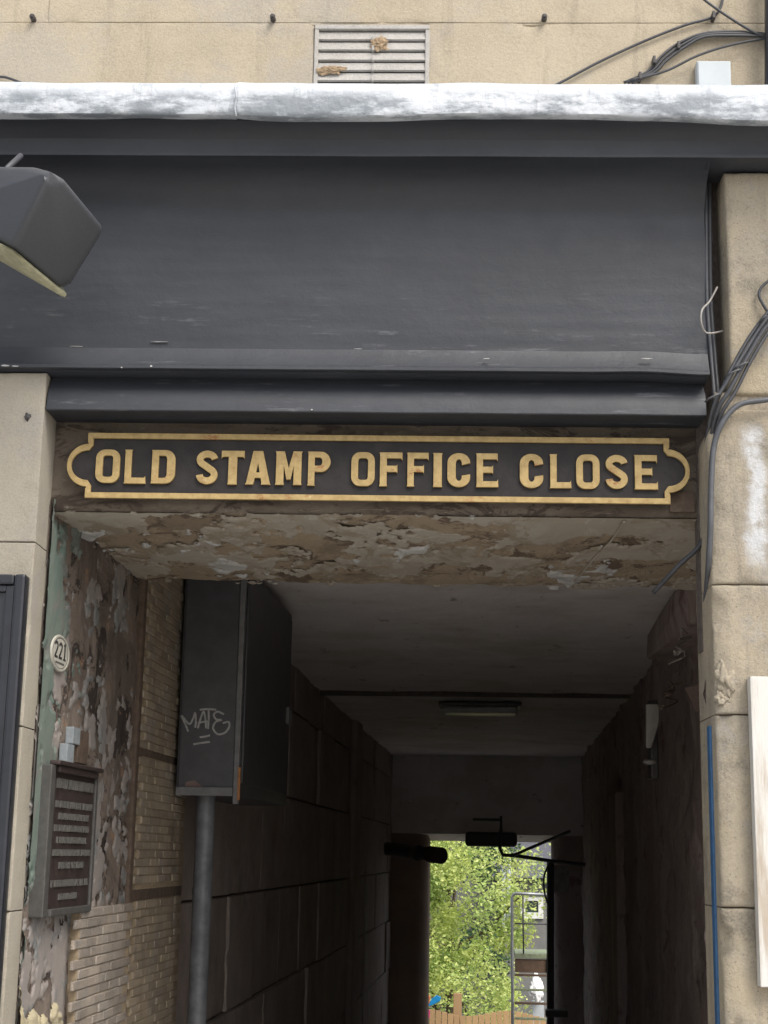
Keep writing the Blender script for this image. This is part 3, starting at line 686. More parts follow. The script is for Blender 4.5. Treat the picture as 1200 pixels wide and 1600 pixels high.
def brickwall(label, d0, d1, h0, h1, bands, seed, lat=-1.31, name='brick_wall', bm_=None):
    bm_ = bm_ or brickm
    wl = empty(name, A(lat, (d0+d1)/2, h0), label, 'wall')
    random.seed(seed)
    row, ln_ = .0305, .132
    me = []
    for k in range(3):
        vs, fs = box(-.012, .0, -ln_/2+.0012, ln_/2-.0012, -row/2+.0010, row/2-.0010, lambda a, b, c: W*a+U*b+V((0, 0, c)), bev=.003, seg=1)
        vs = [v+W*.0016*noise.noise(v*60+V((k*9, 0, 0))) for v in vs]
        m = bpy.data.meshes.new('brick'); m.from_pydata(vs, [], fs); m.materials.append(bm_); m.update(); me.append(m)
    cells = []
    h = h0+row/2; r = 0
    while h < h1:
        if not any(b0-row*.4 < h < b1+row*.4 for b0, b1 in bands):
            d = d0+ln_/2+(0 if r % 2 else -ln_/2+.0)
            while d < d1:
                if d-ln_/2 > d0-.01-ln_*.5 and d+ln_/2 < d1+.01: cells.append((d, h))
                d += ln_
        h += row; r += 1
    cells = [(d, h) for d, h in cells if d > d0+.01]
    cells.sort(key=lambda q: (-(1 if q[1] > -.70 else 0), q[0]))
    rest = []
    for i, (d, h) in enumerate(cells):
        p = A(lat+random.uniform(-.0025, .003), d, h)
        if i < 300: link_mesh('brick', random.choice(me), p, wl)
        else:
            vs, fs = box(-.012, .0, -ln_/2+.0012, ln_/2-.0012, -row/2+.0010, row/2-.0010, lambda a, b, c: W*a+U*b+V((0, 0, c)), bev=.003, seg=1)
            rest.append(([v+p for v in vs], fs))
    if rest: obj('brickwork', join(*rest), bm_, wl, kind='stuff')
    for b0, b1 in bands: obj('painted_band', box(lat-.02, lat-.003, d0, d1, b0, b1, A, bev=.004), bandm, wl)
    obj('brick_bed', box(lat-.3, lat-.0045, d0+.06, d1, h0, h1, A), mat_bed, wl)
    return wl
mat_bed = plain('brick_mortar', (.30, .235, .155), .95, 0, .25, .4, 50)
brickwall('wall panel of small tan bricks between the flaking plaster and the grey pipe', 5.60, 6.47, -1.62, 1.17, [(.335, .365), (-.185, -.145)], 5, lat=-1.335)
brickwall('low panel of painted small bricks under the cast plaque', 4.80, 5.53, -1.62, -.19, [], 6, lat=-1.318, bm_=brick_p)

# ------------------------------------------------------------ passage walls, ceiling, end
DE = 19.4; HC = 1.21
pw = empty('passage_wall', A(-1.5, 12, -3), 'dark sooty left wall of big stone blocks inside the passage', 'wall')
random.seed(3)
rows = [(-4.2, -2.0), (-2.0, -1.37), (-1.37, -.80), (-.80, -.225), (-.225, .345), (.345, .91), (.91, 1.25)]
for (a, b) in rows:
    d = 6.47; dd0 = 6.47
    while d < DE:
        d = dd0+random.uniform(.65, 1.15)*(1 if dd0 < 12 else 1.6); d = min(d, DE)
        lat = -1.41+random.uniform(-.012, .012)
        block(pw, inner_stone, A(lat, dd0+.003, a+.006), U, V((0, 0, 1)), -W, d-dd0-.006, b-a-.012, .2, cell=.04 if dd0 < 10 else .12, r=.006, amp=.005, chip=.008, seed=d)
        dd0 = d
obj('mortar_bed', box(-1.8, -1.435, 6.42, DE, -4.3, HC+.05, A), mortar_dark, pw)
obj('wall_buttress', box(-1.46, -1.36, 14.2, 14.75, -4.3, HC, A, bev=.03), inner_stone, pw)
wr = empty('passage_wall', A(.93, 12, -3), 'dark right wall of the passage with sooty streaked plaster', 'wall')
def rdis(p, u, v): return p-W*(.026*fb(p, 1.8, 6, 5)+.018*fb(p, 7, 2, 4))
obj('plaster_face', sheet(A(.94, 6.3, -4.2), U*(DE-6.3), V((0, 0, HC+4.25)), 260, 150, rdis), right_pl, wr, True)
obj('reveal_face', sheet(A(.60, 4.45, -1.62), U*1.3+W*.13, V((0, 0, hT+1.62)), 90, 180, rdis), right_pl, wr, True)
obj('reveal_step', sheet(A(.73, 5.75, -4.2), U*.55+W*.21, V((0, 0, 4.2+HC)), 30, 150, rdis), right_pl, wr, True)
obj('wall_core', join(box(1.0, 1.3, 4.6, DE, -4.3, HC+.05, A), box(.80, .99, 4.7, 5.7, -1.62, 2, A)), mortar_dark, wr)
obj('pilaster_strip', box(.87, .96, 12.6, 13.4, -4.2, HC-.7, A, bev=.02), right_pl, wr)
cl = empty('passage_ceiling', A(-.2, 12, HC), 'grey painted passage ceiling with flaking dark patches', 'ceiling')
def cdis(p, u, v): return p+V((0, 0, .010*fb(p, 1.3, 4, 4)))
obj('ceiling_face', sheet(A(-1.5, 5.6, HC), W*2.6, U*6.15, 90, 180, cdis), ceil_m, cl, True)
obj('ceiling_face', sheet(A(-1.5, 11.8, HC-.012), W*2.6, U*(DE-11.8), 90, 120, cdis), ceil_m, cl, True)
obj('ceiling_joint', box(-1.5, 1.1, 11.74, 11.81, HC-.03, HC+.03, A), mortar_dark, cl)
obj('ceiling_core', box(-1.8, 1.3, 5.2, DE+.6, HC+.06, HC+.4, A), mortar_dark, cl)
tag(cl, kind=None)
# end wall with opening
hE = onD(765, 1304, DE).z-CAM.z
ew = empty('passage_end_wall', A(-.25, DE, -3), 'dark grey wall over the far opening of the passage', 'wall')
hE2 = onD(765, 1315, DE+.6).z-CAM.z
fixn(obj('downstand', ([A(a, b, h) for a in (-1.5, 1.1) for b, h in ((DE, hE), (DE, HC+.06), (DE+.6, HC+.06), (DE+.6, hE2))], [(0, 1, 2, 3), (7, 6, 5, 4), (0, 4, 5, 1), (1, 5, 6, 2), (2, 6, 7, 3), (3, 7, 4, 0)]), ceil_m, ew))
j0 = AL(onD(667, 1500, DE))[0]; j1 = AL(onD(864, 1500, DE))[0]
# rounded left jamb: profile from the wall face curving into the opening
def jamb(lat_wall, lat_edge, sgn):
    r = .22; pts = [(lat_wall, DE+.001)]
    for i in range(9):
        a = pi/2*i/8; pts.append((lat_edge-sgn*(-r)*0-sgn*r*(1-sin(a)), DE+.001+r*(1-cos(a))))
    pts += [(lat_edge, DE+.6), (lat_wall, DE+.6)]
    n = len(pts); vs = [A(a, b, h) for h in (-4.3, hE+.02) for a, b in pts]
    fs = [(i, (i+1) % n, n+(i+1) % n, n+i) for i in range(n)]+[tuple(range(n)), tuple(range(2*n-1, n-1, -1))]
    return vs, fs
jm = stone('brown_jamb_plaster', (.34, .25, .18), (.27, .195, .145), (.14, .10, .08), 2, .4, .3, speck=False).m
autosmooth(fixn(obj('jamb', jamb(-1.5, j0, 1), jm, ew)), .5)
autosmooth(fixn(obj('jamb', jamb(1.1, j1, -1), right_pl, ew)), .5)

# ------------------------------------------------------------ cabinet with graffiti and pipe
cx0, cx1 = -1.30, AL(onL(375, 1100, -1.05))[0]
cab = empty('metal_cabinet', A(-1.18, 6.8, .2), 'tall charcoal metal cabinet with silver graffiti high on the left wall', 'cabinet')
dC = 6.16; hb = .215; lr = -(790-374)/FPX*dC
autosmooth(fixn(obj('body', box(-1.318, lr, dC, dC+1.42, hb, 1.16, A, bev=.012), cab_m, cab)), .6)
fr = AL(onD(366, 1200, dC))[0]
obj('front_panel', box(-1.306, fr-.004, dC-.006, dC-.0002, hb+.012, 1.15, A, bev=.002), cab_m, cab)
obj('corner_strip', box(fr, lr+.006, dC-.012, dC+.02, hb-.035, 1.16, A, bev=.003), cab_edge, cab)
obj('bottom_lip', box(-1.312, fr, dC-.02, dC-.0065, hb-.004, hb+.03, A, bev=.003), cab_edge, cab)
obj('side_door', box(lr+.0005, lr+.010, dC+.06, dC+1.36, hb+.05, 1.12, A, bev=.003), cab_m, cab)
obj('handle', box(lr+.0105, lr+.028, dC+1.22, dC+1.32, .60, .68, A, bev=.006), cab_edge, cab)
rp = onD(373, 1220, dC-.014); rl, _, rh = AL(rp)
obj('rust_patch', box(rl-.004, rl+.006, dC-.0145, dC-.0122, hb-.02, hb+.11, A), rust, cab)
def flatpoly(pts, d, m, name, par): 
    vs = [onD(x, y, d) for x, y in pts]; return obj(name, (vs, [tuple(range(len(vs)))]), m, par)
flatpoly([(289, 1237), (290, 1222), (304, 1219), (313, 1227), (326, 1238)], dC-.0075, pinkp, 'worn_patch', cab)
def ribbon(pts, d, wpx):
    P = spline([V((x, y, 0)) for x, y in pts], 6); L_ = [(p.x, p.y) for p in P]; s_ = stroke(L_, wpx); n = len(L_)
    vs = [onD(x, y, d) for x, y in s_]; return vs, [(i, i+1, 2*n-2-i, 2*n-1-i) for i in range(n-1)]
gr = [[(283, 1118), (289, 1130), (294, 1143)], [(284, 1118), (292, 1128), (297, 1131), (302, 1122), (305, 1114), (306, 1128), (305, 1137)],
      [(309, 1138), (313, 1124), (318, 1112), (321, 1124), (322, 1138)], [(309, 1130), (317, 1128), (325, 1127)],
      [(312, 1109), (325, 1108), (338, 1109)], [(326, 1109), (326, 1124), (325, 1139)],
      [(350, 1116), (340, 1112), (334, 1117), (338, 1124), (346, 1125), (337, 1128), (333, 1138), (340, 1147), (351, 1145), (358, 1136), (357, 1128), (348, 1130)],
      [(312, 1152), (320, 1151), (328, 1149)], [(302, 1163), (314, 1161), (328, 1159)]]
obj('graffiti_tag', join(*[ribbon(g, dC-.0072, 3.0) for g in gr]), chalk, cab, label='silver marker graffiti reading MATE with two underlines')
pb, pt = onD(308, 1600, 6.3), onD(323, 1262, 6.3)
q = A(AL(pt)[0], 6.28, 0)
dp = empty('drain_pipe', A(AL(pt)[0], 6.28, -1.7), 'thick grey iron pipe running down below the metal cabinet', 'pipe')
autosmooth(obj('pipe', tube([A(AL(pt)[0], 6.28, h) for h in (-1.75, -.9, -.3, hb+.02)], .0385, 20, False), pipe_m, dp), .8)
for h in (-.1625,):
    obj('pipe_clip', tube([A(AL(pt)[0], 6.28, h-.012), A(AL(pt)[0], 6.28, h+.012)], .042, 20, False), pipe_m, dp)

# thin pale conduit further in, tubes near the ceiling at the far end
tag(obj('conduit', tube([A(-1.385, 15.6, h) for h in (-4, -2, -.17)], .006, 6, False), cable_l), 'thin pale vertical conduit on the dark left passage wall', 'conduit')
ph = AL(onD(640, 1331, 18.0))
pp_ = empty('overhead_pipe', A(-.9, 17.6, .1), 'dark thick pipe end sticking out at the top left of the far opening', 'pipe')
e1 = onD(683, 1336, 17.6); e0 = onD(610, 1328, 18.9)
obj('pipe', tube([onD(560, 1320, 19.0), onD(640, 1331, 18.2), e1], .075, 14, False), lamp_dark, pp_, True)
obj('pipe_end', tube([onD(672, 1335, 17.65), onD(690, 1337, 17.5)], .092, 16, False), bandm, pp_, True)
obj('pipe_collar', tube([onD(650, 1332, 18.05), onD(656, 1333, 17.95)], .088, 14, False), lamp_dark, pp_, True)

# ceiling lights
def bulkhead(d, px0, px1, label, hh_, dep=.07):
    a, b = AL(onD(px0, 1100, d))[0], AL(onD(px1, 1100, d))[0]
    t_ = empty('ceiling_light', A((a+b)/2, d, hh_-dep), label, 'light fitting', 'passage ceiling lights')
    autosmooth(fixn(obj('housing', box(a, b, d, d+.34, hh_-.03, hh_, A, bev=.012), lamp_dark, t_)), .6)
    autosmooth(fixn(obj('diffuser', box(a+.03, b-.03, d+.012, d+.32, hh_-dep, hh_-.0305, A, bev=.022, seg=3), lamp_plastic, t_)), .9)
    return t_
bulkhead(12.3, 685, 815, 'wide flat unlit lamp on the middle of the passage ceiling', HC-.02, .085)
hl = AL(onD(765, 1300, DE-.9)) 
t_ = empty('hanging_light', onD(768, 1322, DE-.9), 'dark rounded lamp hanging over the far opening', 'light fitting')
a, b = AL(onD(727, 1310, DE-.9))[0], AL(onD(808, 1310, DE-.9))[0]; h1, h0 = AL(onD(768, 1300, DE-.9))[2], AL(onD(768, 1323, DE-.9))[2]
autosmooth(fixn(obj('housing', box(a, b, DE-.95, DE-.65, h0, h1, A, bev=.05, seg=3), lamp_dark, t_)), .8)
h2 = AL(onD(745, 1278, DE-.9))[2]
obj('bracket', join(box((a+b)/2-.22, (a+b)/2+.10, DE-.82, DE-.76, h2-.03, h2, A), box((a+b)/2+.10, (a+b)/2+.13, DE-.82, DE-.76, h1-.01, h2+.03, A)), lamp_dark, t_)
tag(obj('steel_rail', tube([onD(783, 1296, 18.4), onD(781, 1326, 18.4), onD(786, 1336, 18.4), onD(805, 1337, 18.4), onD(860, 1345, 18.4), onD(915, 1351, 18.4)], .022, 8, False), lamp_dark), 'dark bent pipe crossing the top right of the far opening', 'pipe')
tag(obj('diagonal_brace', tube([onD(803, 1336, 18.3), onD(845, 1318, 18.0), onD(890, 1299, 17.6)], .018, 8, False), lamp_dark), 'dark diagonal brace above the bent pipe at the far opening', 'brace')
# right wall things near the far opening
tag(obj('drain_pipe', tube([onD(860, y, 19.2) for y in (1345, 1420, 1500, 1640)], .045, 10, False), lamp_dark), 'black vertical pipe along the right side of the far opening', 'pipe')
tag(obj('loose_cable', tube([onD(858, 1348, 19.0), onD(850, 1370, 19.0), onD(851, 1395, 19.0), onD(858, 1418, 19.0)], .012, 6), cable_m), 'curved black cable beside the vertical pipe at the far opening', 'cable')
tag(obj('pipe_bracket', join(box(*(lambda l: (l-.12, l+.14))(AL(onD(868, 1583, 19.0))[0]), 18.9, 19.1, *(lambda h: (h-.04, h+.04))(AL(onD(868, 1583, 19.0))[2]), A, bev=.015)), lamp_dark), 'dark bracket clamping the vertical pipe at the bottom of the view', 'bracket')
pk = plain('pale_flaked_limewash', (.34, .33, .33), .9, 0, .3, .3, 12)
random.seed(4)
tri = []
for i in range(7):
    x = 868+i*3.2; tri.append(([onD(x-2.2, 1352, 19.3), onD(x+2.2, 1352, 19.3), onD(x+1.8, 1392+random.uniform(-4, 4), 19.3), onD(x+.2, 1405+random.uniform(-5, 9), 19.3), onD(x-1.8, 1392, 19.3)], [(0, 1, 2, 3, 4)]))
obj('limewash_patch', join(*tri), pk, wr)

# ------------------------------------------------------------ right wall fittings (duct, lamp, tangled wire)
d0 = 6.6
tr = empty('wall_duct', A(.8, 7.2, .7), 'dark angular duct high on the right passage wall under the ceiling', 'duct')
ptsd = [onD(1085, 900, 6.0), onD(1052, 925, 7.0), onD(1012, 990, 8.6), onD(1010, 1030, 8.6), onD(1062, 985, 6.8), onD(1098, 960, 6.0)]
bk = [p+W*.25 for p in ptsd]
fixn(obj('casing', hull(ptsd+bk, .01, 2), right_pl, tr))
wlm = empty('wall_lamp', A(.8, 7.6, .3), 'narrow pale tube lamp on the dark right passage wall', 'lamp')
autosmooth(obj('tube', hull([onD(x, y, d) for d in (7.6, 7.75) for x, y in ((1009, 1100), (1030, 1100), (1030, 1128), (1018, 1169), (1009, 1169))], .008, 2), lamp_plastic, wlm), .6)
obj('back_box', box(*(lambda a: (a-.02, a+.02))(AL(onD(1022, 1130, 7.76))[0]), 7.76, 7.95, *(lambda h: (h-.27, h+.12))(AL(onD(1022, 1130, 7.76))[2]), A, bev=.01), lamp_dark, wlm)
obj('end_cap', lump(onD(1015, 1191, 7.6), .026, 2, (1.3, 1, .5), .2), lamp_plastic, wlm, True)
random.seed(12)
for i, (c0, n_) in enumerate((((1075, 1000), 'upper'), ((1058, 1075), 'lower'))):
    P = []
    for k in range(16): P.append(onD(c0[0]-k*1.1+random.uniform(-14, 14), c0[1]-12+k*3+random.uniform(-9, 9), 6.0+random.uniform(-.15, .1)))
    tag(obj('wire_tangle', tube(P, .0035, 5), cable_l if i == 0 else bandm), n_+' tangle of loose brown wire hanging on the right wall beside the pier', 'wire')
ob_ = [onD(x, y, 6.2) for x, y in ((1070, 1075), (1096, 1068), (1108, 1110), (1090, 1112))]
tag(obj('flaked_board', hull(ob_+[p+U*.03 for p in ob_]), pinkp), 'small pinkish broken board fixed to the right wall behind the pier', 'board')

# ------------------------------------------------------------ plaque, number disc, strips on the left reveal
LR = -1.355+.008
def RP(px, py, off=0): return onL(px, py, LR+off)
a1 = AL(RP(50, 1440)); a2 = AL(RP(152, 1415)); hlo = (a1[2]+a2[2])/2; hhi = (AL(RP(73, 1195))[2]+AL(RP(155, 1212))[2])/2
LR = -1.355; pd0, pd1 = 4.43, AL(RP(150, 1300, .045))[1]; LR = -1.32-.012
print('plaque', pd0, pd1, hlo, hhi, 'lat', LR)
pq = empty('cast_plaque', A(LR, (pd0+pd1)/2, hlo), 'brown cast metal plaque with nine rows of raised lettering on the left wall', 'plaque')
obj('plate', box(-1.36, LR+.012, pd0, pd1, hlo, hhi, A, bev=.003), bronze, pq)
obj('frame', join(box(-1.36, LR+.020, pd0-.004, pd0+.04, hlo, hhi, A, bev=.004), box(LR+.0121, LR+.022, pd1-.025, pd1, hlo+.001, hhi-.001, A, bev=.004),
    box(LR+.0121, LR+.026, pd0+.0555, pd1-.0255, hlo, hlo+.022, A, bev=.004)), plq_frame, pq)
obj('top_moulding', join(box(LR+.0121, LR+.028, pd0+.0555, pd1-.0255, hhi-.02, hhi, A, bev=.004), box(LR+.004, LR+.036, pd0+.02, pd1+.005, hhi+.0005, hhi+.014, A, bev=.004)), bronze, pq)
random.seed(21)
H_ = hhi-hlo; rowsT = [(.885, .060, 0, 1), (.745, .042, 0, 1), (.665, .040, .1, .9), (.585, .040, 0, .95), (.505, .040, .08, .88), (.42, .040, 0, 1), (.335, .040, .18, .8), (.215, .042, 0, 1), (.125, .038, .22, .7)]
for (v, hgt_, a, b) in rowsT:
    st = []; x0_ = pd0+.075+a*(pd1-pd0-.12); x1_ = pd0+.075+b*(pd1-pd0-.12); x = x0_; hc = hlo+v*H_; hh_ = hgt_*H_*1.1
    while x < x1_:
        w_ = random.uniform(.012, .020); y0 = LR+.0122; y1 = LR+.0175
        st.append(box(y0, y1, x, x+.004, hc-hh_/2, hc+hh_/2, A))
        kx = random.random()
        if kx < .7: st.append(box(y0, y1-.0003, x+.0042, x+w_-.004, hc+hh_/2-.005, hc+hh_/2-.0005, A))
        if kx > .3: st.append(box(y0, y1-.0003, x+.0042, x+w_-.004, hc-hh_/2+.0005, hc-hh_/2+.005, A))
        if kx > .5: st.append(box(y0, y1-.0001, x+w_-.0038, x+w_, hc-hh_/2, hc+hh_/2, A))
        x += w_+(.004 if random.random() > .16 else .016)
    obj('lettering_row', join(*st), bronze_hi, pq)
LR = -1.355+.008
s1_, s2_ = AL(RP(112, 1160)), AL(RP(103, 1180))
for (pxa, pxb, pya, pyb, lb) in ((104, 115, 1135, 1162, 'upper blue-grey strip fixed on the wall above the plaque'), (94, 105, 1161, 1193, 'lower blue-grey strip fixed on the wall just above the plaque')):
    A1, A2 = AL(RP(pxa, (pya+pyb)/2)), AL(RP(pxb, (pya+pyb)/2))
    tag(obj('wall_strip', box(LR-.004, LR+.022, A1[1], A2[1], AL(RP(pxa, pyb))[2], AL(RP(pxa, pya))[2], A, bev=.003), slate_m), lb, 'strip')
A1, A2 = AL(RP(116, 1140)), AL(RP(129, 1195))
tag(obj('wall_strip', box(LR-.004, LR+.016, A1[1], A2[1], A2[2], A1[2], A, bev=.003), bandm), 'dark brown strip standing in for the shadow beside the blue-grey strips above the plaque', 'strip')  # shadow of the two blue-grey strips, built as a dark brown slab
# number disc
cN = AL(RP(90.5, 1021)); ry = .054; rx = (AL(RP(105, 1021))[1]-AL(RP(76, 1021))[1])/2
print('disc', cN, rx)
nd = empty('number_disc', A(LR, cN[1], cN[2]-ry), 'oval cream enamel house number disc reading 221', 'house number')
PD = lambda off: (lambda u, v, d: A(LR+off+d, cN[1]+u, cN[2]+v))
ell = lambda a, b: [(a*cos(2*pi*i/32), b*sin(2*pi*i/32)) for i in range(32)]
autosmooth(fixn(obj('disc', extrude2d([ell(rx, ry)], PD(.004), .005, .0015), white_en, nd)), .8)
obj('rim', fixn(obj('rim', extrude2d([ell(rx*.97, ry*.97), ell(rx*.90, ry*.90)], PD(.0085), .002), white_en, nd)) and extrude2d([ell(rx*.86, ry*.86), ell(rx*.82, ry*.82)], PD(.0075), .0012), ink, nd)
def dig(ch):
    if ch == '2': return [stroke(arcp(.3, .72, .2, .2, 170, -35, 10)+[(.34, .38), (.14, .14)], .16), [(.06, .0), (.56, .0), (.56, .15), (.06, .15)]]
    return [[(.12, 0), (.5, 0), (.5, .1), (.39, .1), (.39, 1), (.25, 1), (.1, .86), (.23, .84), (.23, .1), (.12, .1)]]
for i, ch in enumerate('221'):
    wd = rx*.42; hg = ry*.95
    for lp in dig(ch):
        obj('numeral', extrude2d([[(u*wd/.6+(i-1.5)*wd*1.08, v*hg-hg*.35) for u, v in lp]], PD(.0078+.0003*i), .0016), ink, nd)
obj('small_print', join(*[box(LR+.0068, LR+.0085, cN[1]+k*rx*.12, cN[1]+k*rx*.12+rx*.08, cN[2]-ry*.62, cN[2]-ry*.50, A) for k in range(-4, 4)]), ink, nd)

# ------------------------------------------------------------ noticeboards
bx1 = X(38, 960, -.04); bz = Z(905, -.04)
nb = empty('notice_board', (bx1-.2, -.03, Z(1750, -.04)), 'black framed noticeboard on the left pier', 'notice board')
zb0 = Z(1720, -.04)
tl = .011
obj('frame', join(box(bx1-.032, bx1, -.055, -.0005, zb0, bz, bev=.008), box(bx1-.9, bx1-.0325, -.054, -.0005, bz-.03, bz-.001, bev=.006)), black_m, nb)
obj('inner_frame', join(box(bx1-.056, bx1-.033, -.046, -.001, zb0, bz-.032, bev=.003), box(bx1-.9, bx1-.0565, -.045, -.001, bz-.05, bz-.0315, bev=.003)), black_m, nb)
obj('panel', box(bx1-.9, bx1-.0568, -.032, -.002, zb0, bz-.051), black_flat, nb)
wx0 = X(1179, 1300, -.065); 
wb = empty('white_board', (wx0+.2, -.05, Z(1530, -.06)), 'white painted wooden board frame on the right pier', 'board')
zw1, zw0 = Z(1049, -.065), Z(1530, -.065)
obj('frame', join(box(wx0, wx0+.050, -.075, -.032, zw0, zw1-.0, bev=.003), box(wx0+.0505, wx0+.7, -.074, -.032, zw1-.035, zw1-.001, bev=.003), box(wx0+.0505, wx0+.7, -.074, -.032, zw0, zw0+.035, bev=.003)), white_wood, wb)
obj('panel', box(wx0+.045, wx0+.7, -.055, -.034, zw0+.01, zw1-.01), board_grey, wb)

# ------------------------------------------------------------ floodlight
YF = -.50
def cp3(px, py, y): return onY(px, py, y)
fl_ = empty('floodlight', cp3(60, 465, YF), 'dark grey wedge-shaped floodlight with olive rim hanging at the upper left', 'floodlight')
body = [cp3(84, 258, YF-.17), cp3(165, 357, YF+.06), cp3(103, 458, YF+.20), cp3(18, 386, YF+.02),
        cp3(-60, 256, YF+.24), cp3(-110, 320, YF+.32), cp3(20, 300, YF+.34), cp3(128, 368, YF+.33), cp3(-40, 370, YF+.33), cp3(85, 425, YF+.34)]
autosmooth(fixn(obj('housing', hull(body, .018, 4), flood_m, fl_)), .8)
rim = [cp3(17, 388, YF+.015), cp3(105, 460, YF+.20), cp3(101, 466, YF+.205), cp3(50, 434, YF+.13), cp3(-5, 394, YF+.10), cp3(-112, 343, YF+.31), cp3(-112, 325, YF+.315), cp3(-40, 374, YF+.335), cp3(86, 428, YF+.345)]
autosmooth(fixn(obj('lens_rim', hull(rim, .003, 2), flood_e, fl_)), .7)
obj('arm', tube([cp3(-70, 320, YF+.2), cp3(0, 280, YF+.05), cp3(12, 262, YF+.06), cp3(33, 243, YF+.10)], .008, 8, False), flood_m, fl_, True)
obj('bracket', tube([cp3(-120, 330, YF+.2), cp3(-100, 290, -.2), cp3(-100, 300, FY)], .012, 8, False), flood_m, fl_, True)

# ------------------------------------------------------------ cables
def cable(pts, y, r, m, label, name='cable', cat='cable', group=None):
    P = [onY(q[0], q[1], q[2] if len(q) > 2 else y)+V((.0018*sin(i_*2.3), 0, .0018*sin(i_*3.1+1))) for i_, q in enumerate(pts)]
    return tag(obj(name, tube(P, r, 8), m, None, True), label, cat, group)
yc = YU-.012
cable([(845, 145), (872, 130), (940, 96), (1010, 62), (1070, 40), (1112, 27), (1124, 14), (1132, -12)], yc, .0042, cable_m, 'long dark cable rising rightward across the upper wall from behind the cornice')
cable([(1090, -8), (1112, 8), (1150, 34), (1190, 56), (1230, 70)], yc-.012, .0042, cable_m, 'dark cable slanting down to the right in the top right corner')
g_ = 'bundled cables on the upper wall'
for k, (o, lb) in enumerate(((0, 'upper cable of the curved bundle on the upper wall'), (6, 'middle cable of the curved bundle on the upper wall'), (12, 'lower cable of the curved bundle on the upper wall'))):
    cable([(975+o, 130), (1010+o, 112), (1035+o*.7, 88+o*.5), (1062+o*.4, 66+o*.7), (1100, 53+o*.45), (1150, 49+o*.5), (1200, 54+o*.3), (1260, 58)], yc-.004*k, .0046, cable_m, lb, group=g_)
cable([(985, 126), (1040, 110), (1090, 88), (1140, 70), (1195, 61), (1250, 57)], yc-.014, .0040, cable_m, 'straighter dark cable just under the curved bundle on the upper wall')
for (px, py, lb) in ((1115, 24, 'cable clip on the long cable at the top right'), (1060, 71, 'cable clip at the bend of the curved cable bundle'), (1022, 94, 'cable clip near the left end of the curved cable bundle'), (1000, 119, 'cable clip where the curved bundle meets the cornice')):
    p = onY(px, py, yc-.012); tag(obj('cable_clip', box(p.x-.0045, p.x+.0045, p.y-.008, YU, p.z-.012, p.z+.012, bev=.002), studm), lb, 'clip')
cable([(-60, 100), (-10, 117), (12, 122), (40, 131), (70, 140)], yc, .004, cable_m, 'short dark cable dipping behind the cornice at the top left')
p = onY(1115, 95, -.02); q = onY(1115, 150, -.02)
jx0, jx1 = X(1089, 110, -.02), X(1142, 110, -.02)
jb = empty('junction_box', (jx0/2+jx1/2, 0, q.z), 'square pale grey junction box on the cornice near the cables', 'junction box')
obj('housing', box(jx0, jx1, -.02, YU-.001, q.z, p.z, bev=.003), junc_m, jb)
obj('lid', box(jx0+.003, jx1-.003, -.0245, -.0202, q.z+.004, p.z-.003, bev=.002), junc_m, jb)
tag(obj('drain_pipe', tube([onY(1207, y, -.04) for y in (-200, 0, 100, 150)], .024, 14, False), black_m, None, True), 'black downpipe at the top right corner of the wall', 'pipe')
yr = -.065
bn = [[(1260, 440), (1200, 505), (1168, 560), (1140, 608), (1122, 640, -.05), (1112, 690, 0), (1107, 760, .05), (1100, 840, .12), (1060, 885, .16), (1020, 925, .25)],
      [(1265, 448), (1206, 510), (1174, 565), (1148, 612), (1127, 648, -.05), (1115, 700, 0), (1110, 770, .05), (1107, 850, .1), (1104, 930, .2), (1098, 1000, .5)],
      [(1260, 434), (1196, 500), (1163, 555), (1133, 600), (1117, 630, -.04), (1107, 680, .02), (1103, 750, .08), (1105, 860, .12), (1108, 960, .2), (1100, 1040, .6)],
      [(1255, 428), (1192, 496), (1158, 551), (1128, 606), (1113, 650, -.0), (1104, 700, .04), (1108, 800, .1), (1112, 900, .1), (1113, 1010, .15), (1112, 1090, .2)]]
lb_ = ['cable of the right bundle whose loose end sticks out under the lintel', 'thick cable of the right bundle running down nearest the pier', 'cable of the right bundle passing behind the sign end', 'cable of the right bundle running down along the inner pier edge']
for k, b in enumerate(bn): cable(b, yr+.006*k, .0074 if k == 0 else .0060, cable_m if k != 2 else cable_g, lb_[k], group='cables bundled beside the right pier')
for k, (xa, xb) in enumerate(((1102, 1106), (1108, 1112))):
    cable([(xa, 255, .10), (xb-3, 360, .08), (xb, 470, .07), (xb+5, 560, .06), (xb+10, 640, .04), (xb+2, 720, .08), (xb-1, 860, .13), (xb+4, 1000, .3)], 0, .0062, cable_m if k else cable_g, ('left', 'right')[k]+' vertical cable in the dark gap between fascia and pier', group='cables in the gap')
cable([(1250, 620), (1190, 625), (1155, 634), (1128, 660), (1115, 700, -.05), (1112, 760, -.05), (1109, 830, -.045), (1107, 890, .0), (1102, 960, .2), (1097, 1040, .7)], -.06, .0085, cable_g, 'grey conduit curving over the rounded top of the right pilaster')
cable([(1215, 430), (1192, 445), (1187, 462), (1196, 482), (1204, 492)], -.02, .0045, cable_m, 'small loop of dark cable on the upper right pier')
cable([(1121, 449, .03), (1108, 470, .03), (1098, 485, 0), (1095, 502, 0), (1101, 519, .02), (1113, 520, .03), (1128, 518, .05)], 0, .0030, cable_l, 'thin pale wire loop sticking out of the gap beside the fascia', name='wire', cat='wire')
